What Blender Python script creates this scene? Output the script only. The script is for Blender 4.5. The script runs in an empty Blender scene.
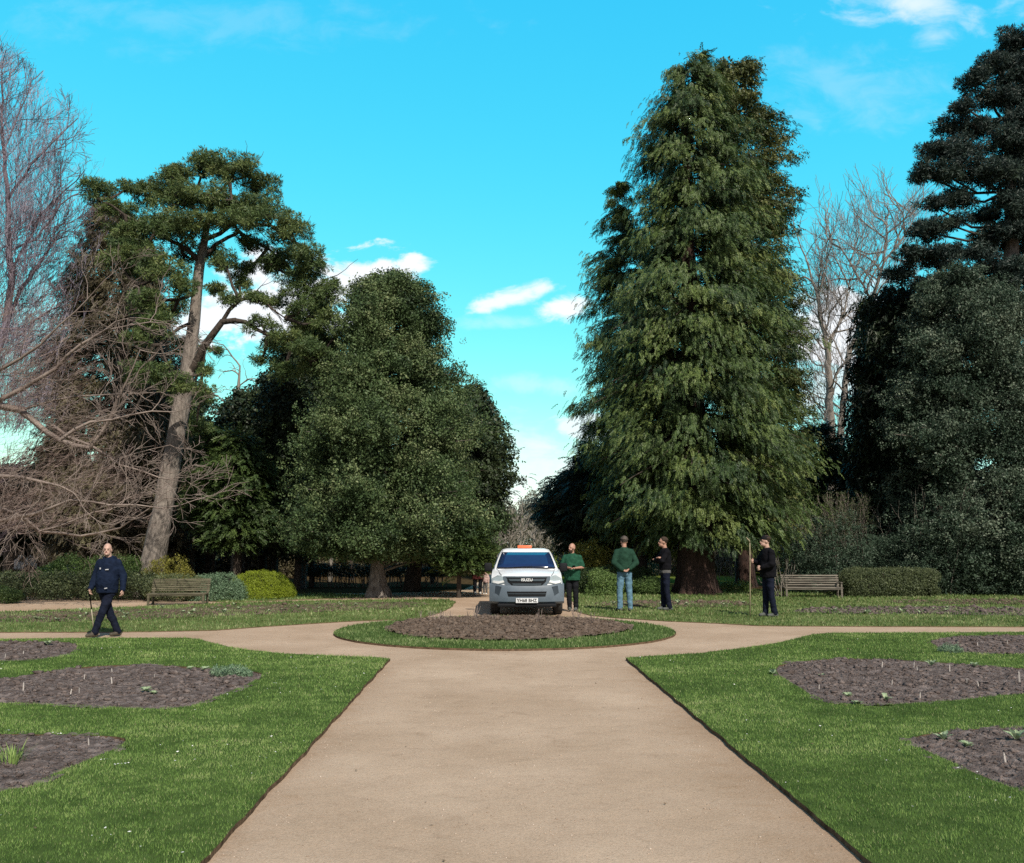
import bpy, bmesh, math, random
import numpy as np
from mathutils import Vector, Matrix, Quaternion, noise
from mathutils.geometry import delaunay_2d_cdt

random.seed(11)
rng = np.random.default_rng(11)
S = bpy.context.scene
COL = S.collection
PI = math.pi

# ------------------------------------------------------------------ camera
F, CX, CY, HC = 900.0, 512.0, 431.5, 1.72
TH = math.atan(112.5 / F)
cam_d = bpy.data.cameras.new('camera')
cam_d.sensor_width = 36.0
cam_d.lens = F / 1024 * 36
cam_d.clip_start = 0.1
cam_d.clip_end = 3000
cam = bpy.data.objects.new('camera', cam_d)
COL.objects.link(cam)
cam.location = (0, 0, HC)
cam.rotation_euler = (PI / 2 + TH, 0, 0)
S.camera = cam

def ray(px, py):
    a = (px - CX) / F
    b = (CY - py) / F
    return (a, math.cos(TH) - b * math.sin(TH), math.sin(TH) + b * math.cos(TH))

def G(px, py, z=0.0):
    """where the line of sight through a point of the photo meets the level z"""
    d = ray(px, py)
    t = (z - HC) / d[2]
    return (d[0] * t, d[1] * t)

def A(px, py, Y):
    d = ray(px, py)
    t = Y / d[1]
    return Vector((d[0] * t, Y, HC + d[2] * t))

# ------------------------------------------------------------------ objects
def tag(o, label=None, cat=None, group=None, kind=None):
    if label: o['label'] = label
    if cat: o['category'] = cat
    if group: o['group'] = group
    if kind: o['kind'] = kind
    return o

def empty(name, loc=(0, 0, 0), rz=0.0, label=None, cat=None, group=None):
    o = bpy.data.objects.new(name, None)
    COL.objects.link(o)
    o.location = loc
    o.rotation_euler = (0, 0, rz)
    o.empty_display_size = 0.1
    return tag(o, label, cat, group)

def link_mesh(name, me, mat=None, parent=None):
    o = bpy.data.objects.new(name, me)
    COL.objects.link(o)
    if mat is not None and not me.materials:
        me.materials.append(mat)
    if parent is not None:
        o.parent = parent
    return o

def mesh_np(name, V, Fc, mat=None, parent=None, smooth=False, tone=None):
    """V (n,3); Fc (m,k) all faces of the same size"""
    V = np.asarray(V, dtype=np.float32)
    Fc = np.asarray(Fc, dtype=np.int32)
    me = bpy.data.meshes.new(name)
    me.vertices.add(len(V))
    me.vertices.foreach_set('co', V.ravel())
    m, k = Fc.shape
    me.loops.add(m * k)
    me.loops.foreach_set('vertex_index', Fc.ravel())
    me.polygons.add(m)
    me.polygons.foreach_set('loop_start', np.arange(0, m * k, k, dtype=np.int32))
    if smooth:
        me.polygons.foreach_set('use_smooth', np.ones(m, dtype=bool))
    me.update(calc_edges=True)
    if tone is not None:
        a = me.attributes.new('tone', 'FLOAT', 'POINT')
        a.data.foreach_set('value', np.asarray(tone, dtype=np.float32))
    return link_mesh(name, me, mat, parent)

def bm_obj(name, bm, mat=None, parent=None, smooth=False):
    bmesh.ops.recalc_face_normals(bm, faces=bm.faces)
    me = bpy.data.meshes.new(name)
    bm.to_mesh(me)
    bm.free()
    if smooth:
        for p in me.polygons: p.use_smooth = True
    return link_mesh(name, me, mat, parent)

def children_of(o):
    return [c for c in bpy.data.objects if c.parent == o]

def copy_tree(o, loc, rz=None, sc=1.0, label=None):
    kids = children_of(o)
    r = o.copy(); COL.objects.link(r)
    r.location = loc
    if rz is not None: r.rotation_euler = (0, 0, rz)
    r.scale = (sc, sc, sc)
    if label: r['label'] = label
    for ch in kids:
        c = ch.copy(); COL.objects.link(c); c.parent = r
        for g in children_of(ch):
            d = g.copy(); COL.objects.link(d); d.parent = c
    return r

def add_box(bm, c, s, rz=0.0, rx=0.0, bev=0.0):
    m = Matrix.Translation(c) @ Matrix.Rotation(rz, 4, 'Z') @ Matrix.Rotation(rx, 4, 'X') @ Matrix.Diagonal((s[0], s[1], s[2], 1))
    r = bmesh.ops.create_cube(bm, size=1.0, matrix=m)
    if bev > 0:
        es = list({e for v in r['verts'] for e in v.link_edges})
        bmesh.ops.bevel(bm, geom=es, offset=bev, segments=2, affect='EDGES', profile=0.6)

def add_caps(bm, p0, p1, r0, r1, seg=12):
    p0 = Vector(p0); p1 = Vector(p1)
    d = p1 - p0
    L = d.length
    if L > 1e-5:
        q = d.to_track_quat('Z', 'Y').to_matrix().to_4x4()
        bmesh.ops.create_cone(bm, cap_ends=True, segments=seg, radius1=r0, radius2=r1, depth=L,
                              matrix=Matrix.Translation((p0 + p1) / 2) @ q)
    for p, r in ((p0, r0), (p1, r1)):
        bmesh.ops.create_uvsphere(bm, u_segments=seg, v_segments=max(6, seg // 2 + 2), radius=r, matrix=Matrix.Translation(p))

def add_ell(bm, c, r, rx=0.0, ry=0.0, rz=0.0, seg=16):
    m = Matrix.Translation(c) @ Matrix.Rotation(rz, 4, 'Z') @ Matrix.Rotation(ry, 4, 'Y') @ Matrix.Rotation(rx, 4, 'X') @ Matrix.Diagonal((r[0], r[1], r[2], 1))
    bmesh.ops.create_uvsphere(bm, u_segments=seg, v_segments=seg // 2 + 2, radius=1.0, matrix=m)

def add_loft(bm, rings, seg=18):
    """rings: (x, y, z, rx, ry) stacked cross-sections, capped"""
    prev = None; first = None
    for (x, y, z, rx, ry) in rings:
        vs = [bm.verts.new((x + rx * math.cos(2 * PI * i / seg), y + ry * math.sin(2 * PI * i / seg), z)) for i in range(seg)]
        if prev:
            for i in range(seg):
                bm.faces.new((prev[i], prev[(i + 1) % seg], vs[(i + 1) % seg], vs[i]))
        else:
            first = vs
        prev = vs
    bm.faces.new(list(reversed(first)))
    bm.faces.new(prev)

def add_tube(bm, pts, rad, seg=8):
    """tube through pts, radius per point"""
    pts = [Vector(p) for p in pts]
    prev = None; first = None
    ref = Vector((0.13, 0.21, 1)).normalized()
    for i, p in enumerate(pts):
        t = (pts[min(i + 1, len(pts) - 1)] - pts[max(i - 1, 0)]).normalized()
        r_ = ref if abs(t.dot(ref)) < 0.95 else Vector((1, 0, 0))
        u = t.cross(r_).normalized(); w = t.cross(u)
        r = rad[i] if hasattr(rad, '__len__') else rad
        vs = [bm.verts.new(p + (u * math.cos(2 * PI * k / seg) + w * math.sin(2 * PI * k / seg)) * r) for k in range(seg)]
        if prev:
            for k in range(seg):
                bm.faces.new((prev[k], prev[(k + 1) % seg], vs[(k + 1) % seg], vs[k]))
        else:
            first = vs
        prev = vs
    bm.faces.new(list(reversed(first))); bm.faces.new(prev)

def fuse(name, bm, voxel, mat, parent, smooth_it=3, fold=0.0):
    """melt overlapping closed pieces into one continuous skin"""
    bmesh.ops.recalc_face_normals(bm, faces=bm.faces)
    me = bpy.data.meshes.new(name); bm.to_mesh(me); bm.free()
    o = bpy.data.objects.new(name + '_tmp', me); COL.objects.link(o)
    r = o.modifiers.new('r', 'REMESH'); r.mode = 'VOXEL'; r.voxel_size = voxel
    s = o.modifiers.new('s', 'SMOOTH'); s.factor = 0.5; s.iterations = smooth_it
    dg = bpy.context.evaluated_depsgraph_get(); dg.update()
    nm = bpy.data.meshes.new_from_object(o.evaluated_get(dg))
    bpy.data.objects.remove(o); bpy.data.meshes.remove(me)
    nm.name = name
    if fold > 0:
        cn = [(v.co.copy(), v.normal.copy()) for v in nm.vertices]
        for v, (c, n_) in zip(nm.vertices, cn):
            f_ = noise.noise(Vector((c.x * 7 + 3, c.y * 7, c.z * 13))) + 0.8 * abs(noise.noise(Vector((c.x * 12, c.y * 12 + 5, c.z * 22 + c.x * 14))))
            v.co = c + n_ * f_ * fold
    nm.materials.clear()
    for p in nm.polygons: p.use_smooth = True
    return link_mesh(name, nm, mat, parent)

# ------------------------------------------------------------------ numpy noise
def _hash(ix, iy, s):
    h = (ix.astype(np.int64) * 374761393 + iy.astype(np.int64) * 668265263 + s * 982451653) & 0xffffffff
    h = ((h ^ (h >> 13)) * 1274126177) & 0xffffffff
    return ((h ^ (h >> 16)) & 0xffff) / 65535.0

def vnoise(x, y, s=0):
    ix = np.floor(x); iy = np.floor(y); fx = x - ix; fy = y - iy
    fx = fx * fx * (3 - 2 * fx); fy = fy * fy * (3 - 2 * fy)
    a = _hash(ix, iy, s); b = _hash(ix + 1, iy, s); c = _hash(ix, iy + 1, s); d = _hash(ix + 1, iy + 1, s)
    return (a * (1 - fx) + b * fx) * (1 - fy) + (c * (1 - fx) + d * fx) * fy

def fbm(x, y, o=4, s=0):
    v = 0; a = 0.5; t = 0
    for i in range(o):
        v = v + a * vnoise(x * 2 ** i, y * 2 ** i, s + i * 7); t += a; a *= 0.5
    return v / t

def inpoly(x, y, P):
    r = np.zeros(len(x), dtype=bool)
    n = len(P)
    for i in range(n):
        x1, y1 = P[i]; x2, y2 = P[(i + 1) % n]
        if y1 == y2: continue
        c = ((y1 > y) != (y2 > y)) & (x < (x2 - x1) * (y - y1) / (y2 - y1) + x1)
        r ^= c
    return r

# ------------------------------------------------------------------ materials
MATS = {}
def new_mat(name):
    m = bpy.data.materials.new(name); m.use_nodes = True
    nt = m.node_tree
    return m, nt, nt.nodes['Principled BSDF']

def nd(nt, t, **kw):
    n = nt.nodes.new(t)
    for k, v in kw.items():
        if k in ('operation', 'blend_type', 'data_type', 'interpolation', 'attribute_name', 'noise_dimensions', 'feature', 'distance'):
            setattr(n, k, v)
        else:
            n.inputs[k].default_value = v
    return n

def ramp(nt, fac, stops):
    r = nt.nodes.new('ShaderNodeValToRGB')
    el = r.color_ramp.elements
    while len(el) < len(stops): el.new(0.5)
    for e, (p, c) in zip(el, stops):
        e.position = p; e.color = (*c, 1)
    nt.links.new(fac, r.inputs[0])
    return r.outputs[0]

def mat_noise(name, stops, scale=8.0, detail=6, rough=0.8, bump=0.0, bscale=60.0, dist=0.02, metal=0.0, coord='Object', stretch=None, spec=0.5, rand=0.0):
    if name in MATS: return MATS[name]
    m, nt, b = new_mat(name)
    tc = nt.nodes.new('ShaderNodeTexCoord')
    v = tc.outputs[coord]
    if stretch:
        mp = nt.nodes.new('ShaderNodeMapping'); mp.inputs['Scale'].default_value = stretch
        nt.links.new(v, mp.inputs[0]); v = mp.outputs[0]
    n = nd(nt, 'ShaderNodeTexNoise', Scale=scale, Detail=detail)
    nt.links.new(v, n.inputs['Vector'])
    col = ramp(nt, n.outputs['Fac'], stops)
    nt.links.new(col, b.inputs['Base Color'])
    b.inputs['Roughness'].default_value = rough
    b.inputs['Metallic'].default_value = metal
    b.inputs['Specular IOR Level'].default_value = spec
    if bump > 0:
        n2 = nd(nt, 'ShaderNodeTexNoise', Scale=bscale, Detail=6)
        nt.links.new(v, n2.inputs['Vector'])
        bp = nd(nt, 'ShaderNodeBump', Strength=bump, Distance=dist)
        nt.links.new(n2.outputs['Fac'], bp.inputs['Height'])
        nt.links.new(bp.outputs[0], b.inputs['Normal'])
    MATS[name] = m
    return m

def mat_plain(name, col, rough=0.5, metal=0.0, coat=0.0, spec=0.5):
    if name in MATS: return MATS[name]
    c = tuple(col)
    m = mat_noise(name, [(0.3, tuple(x * 0.9 for x in c)), (0.7, tuple(min(1, x * 1.08) for x in c))], scale=6, rough=rough, metal=metal, spec=spec)
    m.node_tree.nodes['Principled BSDF'].inputs['Coat Weight'].default_value = coat
    return m

def mat_leaf(name, stops, rough=0.55, trans=0.25, spec=0.4):
    """foliage: colour from the 'tone' attribute"""
    if name in MATS: return MATS[name]
    m, nt, b = new_mat(name)
    at = nd(nt, 'ShaderNodeAttribute', attribute_name='tone')
    col = ramp(nt, at.outputs['Fac'], stops)
    nt.links.new(col, b.inputs['Base Color'])
    b.inputs['Roughness'].default_value = rough
    b.inputs['Specular IOR Level'].default_value = spec
    tr = nt.nodes.new('ShaderNodeBsdfTranslucent')
    nt.links.new(col, tr.inputs['Color'])
    mx = nt.nodes.new('ShaderNodeMixShader'); mx.inputs[0].default_value = trans
    out = nt.nodes['Material Output']
    nt.links.new(b.outputs[0], mx.inputs[1]); nt.links.new(tr.outputs[0], mx.inputs[2])
    nt.links.new(mx.outputs[0], out.inputs['Surface'])
    MATS[name] = m
    return m

# ------------------------------------------------------------------ sky and sun
SUN_AZ, SUN_EL = math.radians(-24), math.radians(42)     # behind the camera, to its right
sv = Vector((-math.sin(SUN_AZ) * math.cos(SUN_EL), -math.cos(SUN_AZ) * math.cos(SUN_EL), math.sin(SUN_EL)))
sd = bpy.data.lights.new('sun', 'SUN'); sd.energy = 5.0; sd.angle = math.radians(0.53); sd.color = (1.0, 0.91, 0.78)
so = bpy.data.objects.new('sun', sd); COL.objects.link(so)
so.rotation_euler = sv.to_track_quat('Z', 'Y').to_euler()

w = bpy.data.worlds.new('World'); S.world = w; w.use_nodes = True
nt = w.node_tree
bg = nt.nodes['Background']; bg.inputs['Strength'].default_value = 0.1
sky = nt.nodes.new('ShaderNodeTexSky'); sky.sky_type = 'NISHITA'
sky.sun_disc = False; sky.sun_elevation = SUN_EL; sky.sun_rotation = math.atan2(sv.x, sv.y) % (2 * PI)
sky.air_density = 1.0; sky.dust_density = 0.6; sky.ozone_density = 1.6
def M(op, a, b=None, c=None):
    n = nt.nodes.new('ShaderNodeMath'); n.operation = op
    for i, x in enumerate((a, b, c)):
        if x is None: continue
        if isinstance(x, (int, float)): n.inputs[i].default_value = x
        else: nt.links.new(x, n.inputs[i])
    return n.outputs[0]
tcw = nt.nodes.new('ShaderNodeTexCoord')
sp = nt.nodes.new('ShaderNodeSeparateXYZ'); nt.links.new(tcw.outputs['Generated'], sp.inputs[0])
yy = M('MAXIMUM', M('ABSOLUTE', sp.outputs[1]), 0.05)
U = M('DIVIDE', sp.outputs[0], yy); Vv = M('DIVIDE', sp.outputs[2], yy)
cb = nt.nodes.new('ShaderNodeCombineXYZ'); nt.links.new(U, cb.inputs[0]); nt.links.new(M('MULTIPLY', Vv, 1.7), cb.inputs[1])
nz = nd(nt, 'ShaderNodeTexNoise', Scale=15.0, Detail=9.0, Roughness=0.60, Distortion=0.35); nt.links.new(cb.outputs[0], nz.inputs['Vector'])
nz2 = nd(nt, 'ShaderNodeTexNoise', Scale=2.6, Detail=6.0, Roughness=0.6, Distortion=1.5); nt.links.new(cb.outputs[0], nz2.inputs['Vector'])
# clouds: centre and half size in the photo's pixels, tilt, density, softness
CLOUDS = [(918, 4, 135, 38, -0.06, 0.75, 1.7), (935, 34, 44, 26, 0.2, 0.45, 1.6), (850, 88, 130, 55, 0, 0.16, 1.5),
          (512, 298, 52, 11, 0.25, 0.95, 1.0), (542, 289, 28, 10, 0.3, 0.9, 1.0), (566, 308, 34, 18, 0.1, 1.0, 0.9), (368, 275, 58, 30, 0.2, 1.0, 0.6),
          (280, 305, 115, 55, 0.1, 1.0, 0.6), (850, 325, 90, 50, 0.05, 1.0, 0.6), (830, 390, 60, 40, 0, 0.75, 0.8),
          (578, 425, 34, 20, 0, 0.8, 0.7), (500, 322, 60, 10, 0, 0.25, 1.2), (540, 385, 70, 16, 0, 0.3, 1.3),
          (540, 470, 130, 60, 0, 0.75, 1.3), (60, 330, 80, 60, 0, 0.3, 1.3), (210, 20, 260, 40, 0, 0.10, 1.4)]
acc = None
for (px, py, rx, ry, tl, dn, sf) in CLOUDS:
    d = ray(px, py); u0 = d[0] / d[1]; v0 = d[2] / d[1]
    a_ = rx / F; b_ = ry / F
    du = M('SUBTRACT', U, u0); dv = M('SUBTRACT', Vv, v0)
    ct, st = math.cos(tl), math.sin(tl)
    x1 = M('ADD', M('MULTIPLY', du, ct / a_), M('MULTIPLY', dv, st / a_))
    y1 = M('ADD', M('MULTIPLY', du, -st / b_), M('MULTIPLY', dv, ct / b_))
    r2 = M('SQRT', M('ADD', M('MULTIPLY', x1, x1), M('MULTIPLY', y1, y1)))
    e = M('SUBTRACT', 1.0, r2)
    e = M('ADD', e, M('MULTIPLY', M('SUBTRACT', nz.outputs['Fac'], 0.5), 3.3))
    mr = nt.nodes.new('ShaderNodeMapRange'); mr.interpolation_type = 'SMOOTHSTEP'
    nt.links.new(e, mr.inputs['Value']); mr.inputs['From Min'].default_value = 0.0; mr.inputs['From Max'].default_value = 0.9 * sf
    k = M('MULTIPLY', mr.outputs[0], dn)
    acc = k if acc is None else M('MAXIMUM', acc, k)
srgb = nt.nodes.new('ShaderNodeSeparateColor'); nt.links.new(sky.outputs[0], srgb.inputs[0])
fr = nt.nodes.new('ShaderNodeCombineColor')
nt.links.new(M('MULTIPLY', M('POWER', srgb.outputs[0], 1.7), 0.44), fr.inputs[0])
nt.links.new(M('MULTIPLY', M('POWER', srgb.outputs[1], 0.55), 4.35), fr.inputs[1])
nt.links.new(M('MULTIPLY', M('POWER', srgb.outputs[2], 0.13), 8.0), fr.inputs[2])
def sstep(x, a, b):
    m_ = nt.nodes.new('ShaderNodeMapRange'); m_.interpolation_type = 'SMOOTHSTEP'
    nt.links.new(x, m_.inputs['Value']); m_.inputs['From Min'].default_value = a; m_.inputs['From Max'].default_value = b
    return m_.outputs[0]
# away from the sun the sky is clear cyan; behind the camera, out of view, neutral white is added as fill
front = M('MULTIPLY', sstep(sp.outputs[1], 0.0, 0.45), M('SUBTRACT', 1.0, sstep(sp.outputs[2], 0.60, 0.98)))
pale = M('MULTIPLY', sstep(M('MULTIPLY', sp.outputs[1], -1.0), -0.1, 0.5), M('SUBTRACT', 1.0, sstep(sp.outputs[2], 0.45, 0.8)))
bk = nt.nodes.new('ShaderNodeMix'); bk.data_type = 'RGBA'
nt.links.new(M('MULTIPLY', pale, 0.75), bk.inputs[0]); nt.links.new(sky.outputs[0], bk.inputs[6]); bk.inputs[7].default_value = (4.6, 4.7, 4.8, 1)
tint = nt.nodes.new('ShaderNodeMix'); tint.data_type = 'RGBA'
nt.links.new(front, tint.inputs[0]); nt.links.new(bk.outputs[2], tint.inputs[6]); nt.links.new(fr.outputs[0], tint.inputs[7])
cm = nt.nodes.new('ShaderNodeMix'); cm.data_type = 'RGBA'
nt.links.new(acc, cm.inputs[0]); nt.links.new(tint.outputs[2], cm.inputs[6]); cm.inputs[7].default_value = (9.6, 10.0, 10.4, 1)
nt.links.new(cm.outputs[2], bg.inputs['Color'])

S.view_settings.view_transform = 'Standard'; S.view_settings.look = 'None'
S.view_settings.exposure = 0.08; S.view_settings.gamma = 1.0; S.view_settings.use_curve_mapping = False
S.render.engine = 'CYCLES'
S.cycles.max_bounces = 5; S.cycles.diffuse_bounces = 2; S.cycles.glossy_bounces = 3; S.cycles.transmission_bounces = 4
S.cycles.use_denoising = False
S.cycles.sample_clamp_indirect = 6
# ------------------------------------------------------------------ benches
M_WOODG = mat_noise('weathered_wood', [(0.3, (0.07, 0.06, 0.05)), (0.55, (0.15, 0.135, 0.11)), (0.8, (0.28, 0.26, 0.22))], scale=9, rough=0.9, bump=0.5, bscale=40, dist=0.01, stretch=(0.25, 1, 3))
M_WOODM = mat_noise('mossy_wood', [(0.3, (0.04, 0.038, 0.022)), (0.55, (0.10, 0.09, 0.058)), (0.8, (0.20, 0.18, 0.125))], scale=9, rough=0.95, bump=0.5, bscale=40, dist=0.01, stretch=(0.25, 1, 3))
M_IRON = mat_plain('bench_iron', (0.06, 0.06, 0.055), rough=0.6)
def bench(px, py, rz, Wd, nback, label, wood, arms, frame_mat):
    x, y = G(px, py, 0.0)
    o = empty('park_bench', (x, y, 0.0), rz, label, 'bench')
    # faces -Y (towards the photographer)
    for k in range(5):
        bm = bmesh.new(); add_box(bm, (0, -0.06 - 0.085 * k + .10, 0.44 - 0.004 * k), (Wd, 0.07, 0.03), bev=0.006); bm_obj('seat_slat', bm, wood, o)
    tilt = math.radians(13)
    for k in range(nback):
        h = 0.10 + (0.40 if nback < 6 else 0.42) * k / (nback - 1)
        bm = bmesh.new(); add_box(bm, (0, 0.16 + h * math.sin(tilt), 0.44 + h * math.cos(tilt)), (Wd, 0.022, 0.058 if nback < 6 else 0.048), rx=-tilt, bev=0.005); bm_obj('back_slat', bm, wood, o)
    for s in (-1, 1):
        xs = s * (Wd / 2 - 0.06)
        bm = bmesh.new(); add_box(bm, (xs, -0.30, 0.21), (0.06, 0.06, 0.42), bev=0.006); bm_obj('leg', bm, frame_mat, o)
        bm = bmesh.new(); add_tube(bm, [(xs, 0.19, 0), (xs, 0.155, 0.42), (xs, 0.155 + 0.54 * math.sin(tilt) + .028, 0.44 + 0.54 * math.cos(tilt))], [0.034, 0.034, 0.030], 4); bm_obj('leg', bm, frame_mat, o)
        bm = bmesh.new(); add_box(bm, (xs, -0.07, 0.40), (0.05, 0.44, 0.045), bev=0.005); bm_obj('seat_rail', bm, frame_mat, o)
        if arms:
            bm = bmesh.new(); add_box(bm, (xs, -0.10, 0.655), (0.07, 0.50, 0.035), bev=0.008); bm_obj('armrest', bm, wood, o)
            bm = bmesh.new(); add_box(bm, (xs, -0.30, 0.54), (0.05, 0.05, 0.20), bev=0.005); bm_obj('arm_post', bm, frame_mat, o)
    bm = bmesh.new(); add_box(bm, (0, -0.30, 0.385), (Wd - .14, 0.03, 0.07), bev=0.005); bm_obj('front_rail', bm, wood, o)
    o.scale = (1, 1, 0.75)
    return o
bench(178.5, 605.0, 0.10, 1.62, 7, 'mossy wooden slatted bench with many back slats, in front of the shrubs on the left', M_WOODM, False, M_WOODM)
bench(812, 597.5, -0.08, 1.85, 5, 'weathered grey wooden bench with pale top rail, between the pole holder and the clipped hedge', M_WOODG, True, M_WOODG)

# low brick wall far behind the oak
M_BRICK = mat_noise('old_brick', [(0.3, (0.20, 0.12, 0.09)), (0.7, (0.36, 0.25, 0.20))], scale=6, rough=0.9)
o = empty('brick_wall', (A(372, 560, 60).x, 60, 0), 0, 'low pinkish brick wall far behind the broad oak', 'wall')
bm = bmesh.new(); add_box(bm, (0, 0, 0.68), (9.0, 0.25, 1.40)); bm_obj('wall_panel', bm, M_BRICK, o)
bm = bmesh.new(); add_box(bm, (0, 0, 1.425), (9.1, 0.34, 0.08), bev=0.01); bm_obj('coping', bm, M_WOODG, o)
for k in range(5):
    bm = bmesh.new(); add_box(bm, (-4.4 + 2.2 * k, -0.16, 0.73), (0.4, 0.10, 1.52)); bm_obj('pier', bm, M_BRICK, o)
M_CAB = mat_plain('cabinet_paint', (0.16, 0.22, 0.25), rough=0.5)
c = A(391, 570, 50)
o = empty('utility_cabinet', (c.x, 50, 0), 0, 'small blue-grey cabinet seen just right of the broad oak trunk', 'cabinet')
bm = bmesh.new(); add_box(bm, (0, 0, 0.62), (0.55, 0.4, 1.2), bev=0.01); bm_obj('casing', bm, M_CAB, o)
bm = bmesh.new(); add_box(bm, (0, 0, 1.25), (0.62, 0.46, 0.05), bev=0.01); bm_obj('lid', bm, M_CAB, o)
bm = bmesh.new(); add_box(bm, (0.18, -0.215, 0.7), (0.03, 0.02, 0.12)); bm_obj('handle', bm, M_IRON, o)

# white van parked beyond the wood on the left
M_VAN = mat_plain('van_white', (0.75, 0.76, 0.76), rough=0.3, coat=0.4); M_GLASSD = mat_plain('van_glass', (0.03, 0.035, 0.04), rough=0.08); M_TYRE = mat_plain('tyre_rubber', (0.02, 0.02, 0.02), rough=0.85)
c = A(66, 556, 47)
o = empty('parked_van', (c.x, 47, 0), 0.0, 'white van parked beyond the hedge, glimpsed left of the walking man', 'van')
prof = [(-2.2, .45), (-2.25, .95), (-2.05, 1.15), (-1.45, 1.75), (-1.1, 1.9), (2.15, 1.95), (2.25, 1.85), (2.28, .45)]
bm = bmesh.new(); L_ = [bm.verts.new((x, -0.9, z)) for x, z in prof]; R_ = [bm.verts.new((x, 0.9, z)) for x, z in prof]
bm.faces.new(L_); bm.faces.new(list(reversed(R_)))
for i in range(len(prof)): j = (i + 1) % len(prof); bm.faces.new((L_[i], R_[i], R_[j], L_[j]))
bmesh.ops.bevel(bm, geom=list(bm.edges), offset=.05, segments=2, affect='EDGES'); bm_obj('body', bm, M_VAN, o)
for x0, x1 in ((-1.45, -.75), (-.6, .55), (.7, 1.9)):
    bm = bmesh.new(); add_box(bm, ((x0 + x1) / 2, -.905, 1.42), (x1 - x0, .02, .5), bev=.008); bm_obj('window', bm, M_GLASSD, o)
for x in (-1.4, 1.4):
    for s in (-1, 1):
        bm = bmesh.new(); bmesh.ops.create_cone(bm, cap_ends=True, segments=24, radius1=.33, radius2=.33, depth=.2, matrix=Matrix.Translation((x, s * .84, .33)) @ Matrix.Rotation(PI / 2, 4, 'X')); bm_obj('wheel', bm, M_TYRE, o)
# ------------------------------------------------------------------ people
def skin_mat(name, c): return mat_noise(name, [(0.3, tuple(x * .85 for x in c)), (0.7, c)], scale=18, rough=0.55)
M_SKIN = skin_mat('skin', (0.42, 0.235, 0.17)); M_SKIN2 = skin_mat('skin_pale', (0.50, 0.32, 0.25))
def cloth(name, c, var=0.25, sc=14): return mat_noise(name, [(0.3, tuple(x * (1 - var) for x in c)), (0.7, tuple(x * (1 + var) for x in c))], scale=sc, rough=0.85, bump=0.8, bscale=9, dist=0.04, spec=0.08)
M_NAVY = cloth('navy_cloth', (0.008, 0.014, 0.032)); M_NAVY2 = cloth('navy_trouser', (0.009, 0.012, 0.024)); M_POLO = cloth('green_cloth', (0.018, 0.072, 0.044)); M_POLO2 = cloth('dark_green_knit', (0.016, 0.046, 0.030))
M_JEAN = cloth('faded_denim', (0.105, 0.20, 0.275)); M_BLACK = cloth('black_cloth', (0.006, 0.006, 0.008)); M_BLACKT = cloth('black_trouser', (0.012, 0.013, 0.016)); M_GREYT = cloth('grey_cloth', (0.10, 0.10, 0.10))
M_MAROON = cloth('maroon_cloth', (0.075, 0.022, 0.022)); M_PINK = cloth('pale_pink_cloth', (0.42, 0.30, 0.28)); M_SHOE = mat_plain('brown_boot', (0.055, 0.045, 0.030), rough=0.7); M_SHOEG = mat_plain('grey_shoe', (0.075, 0.085, 0.08), rough=0.8); M_SHOEW = mat_plain('white_shoe', (0.6, 0.6, 0.58), rough=0.7)
M_HAIR = cloth('hair_brown', (0.045, 0.033, 0.025)); M_HAIRG = cloth('hair_grey', (0.09, 0.075, 0.065)); M_BEARD = cloth('beard_dark', (0.05, 0.032, 0.024)); M_EYE = mat_plain('eye_dark', (0.02, 0.015, 0.012), rough=0.3); M_LIP = mat_plain('lip', (0.35, 0.13, 0.11), rough=0.5)
M_CAPG = cloth('cap_olive', (0.025, 0.03, 0.022)); M_CAPB = cloth('cap_black', (0.012, 0.012, 0.014)); M_LOGO = mat_plain('logo_white', (0.45, 0.46, 0.48), rough=0.6)

def V3(*a): return Vector(a)
def add_hand(bm, w_, dr, side, bend, curl=0.6, s=1.0):
    dr = Vector(dr).normalized(); side = Vector(side); side = (side - dr * side.dot(dr)).normalized(); bend = Vector(bend); bend = (bend - dr * bend.dot(dr) - side * bend.dot(side)).normalized()
    w_ = Vector(w_)
    for k in (-1, -.33, .33, 1):
        add_caps(bm, w_ + side * .012 * k * s, w_ + dr * .085 * s + side * .030 * k * s, .017 * s, .014 * s, 8)
        L = (.034, .041, .038, .028)[int(round((k + 1) * 1.5))] * s
        p = w_ + dr * .085 * s + side * .031 * k * s
        d1 = (dr * math.cos(curl * .7) + bend * math.sin(curl * .7)); q = p + d1 * L
        d2 = (dr * math.cos(curl * 1.8) + bend * math.sin(curl * 1.8)); r = q + d2 * L * .85
        add_caps(bm, p, q, .0105 * s, .0095 * s, 8); add_caps(bm, q, r, .0095 * s, .0085 * s, 8)
    t0 = w_ + dr * .025 * s - side * .024 * s; t1 = t0 + (dr * .6 - side * .8).normalized() * .042 * s; t2 = t1 + (dr * .9 + bend * .5 - side * .1).normalized() * .034 * s
    add_caps(bm, t0, t1, .014 * s, .012 * s, 8); add_caps(bm, t1, t2, .012 * s, .010 * s, 8)

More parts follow.
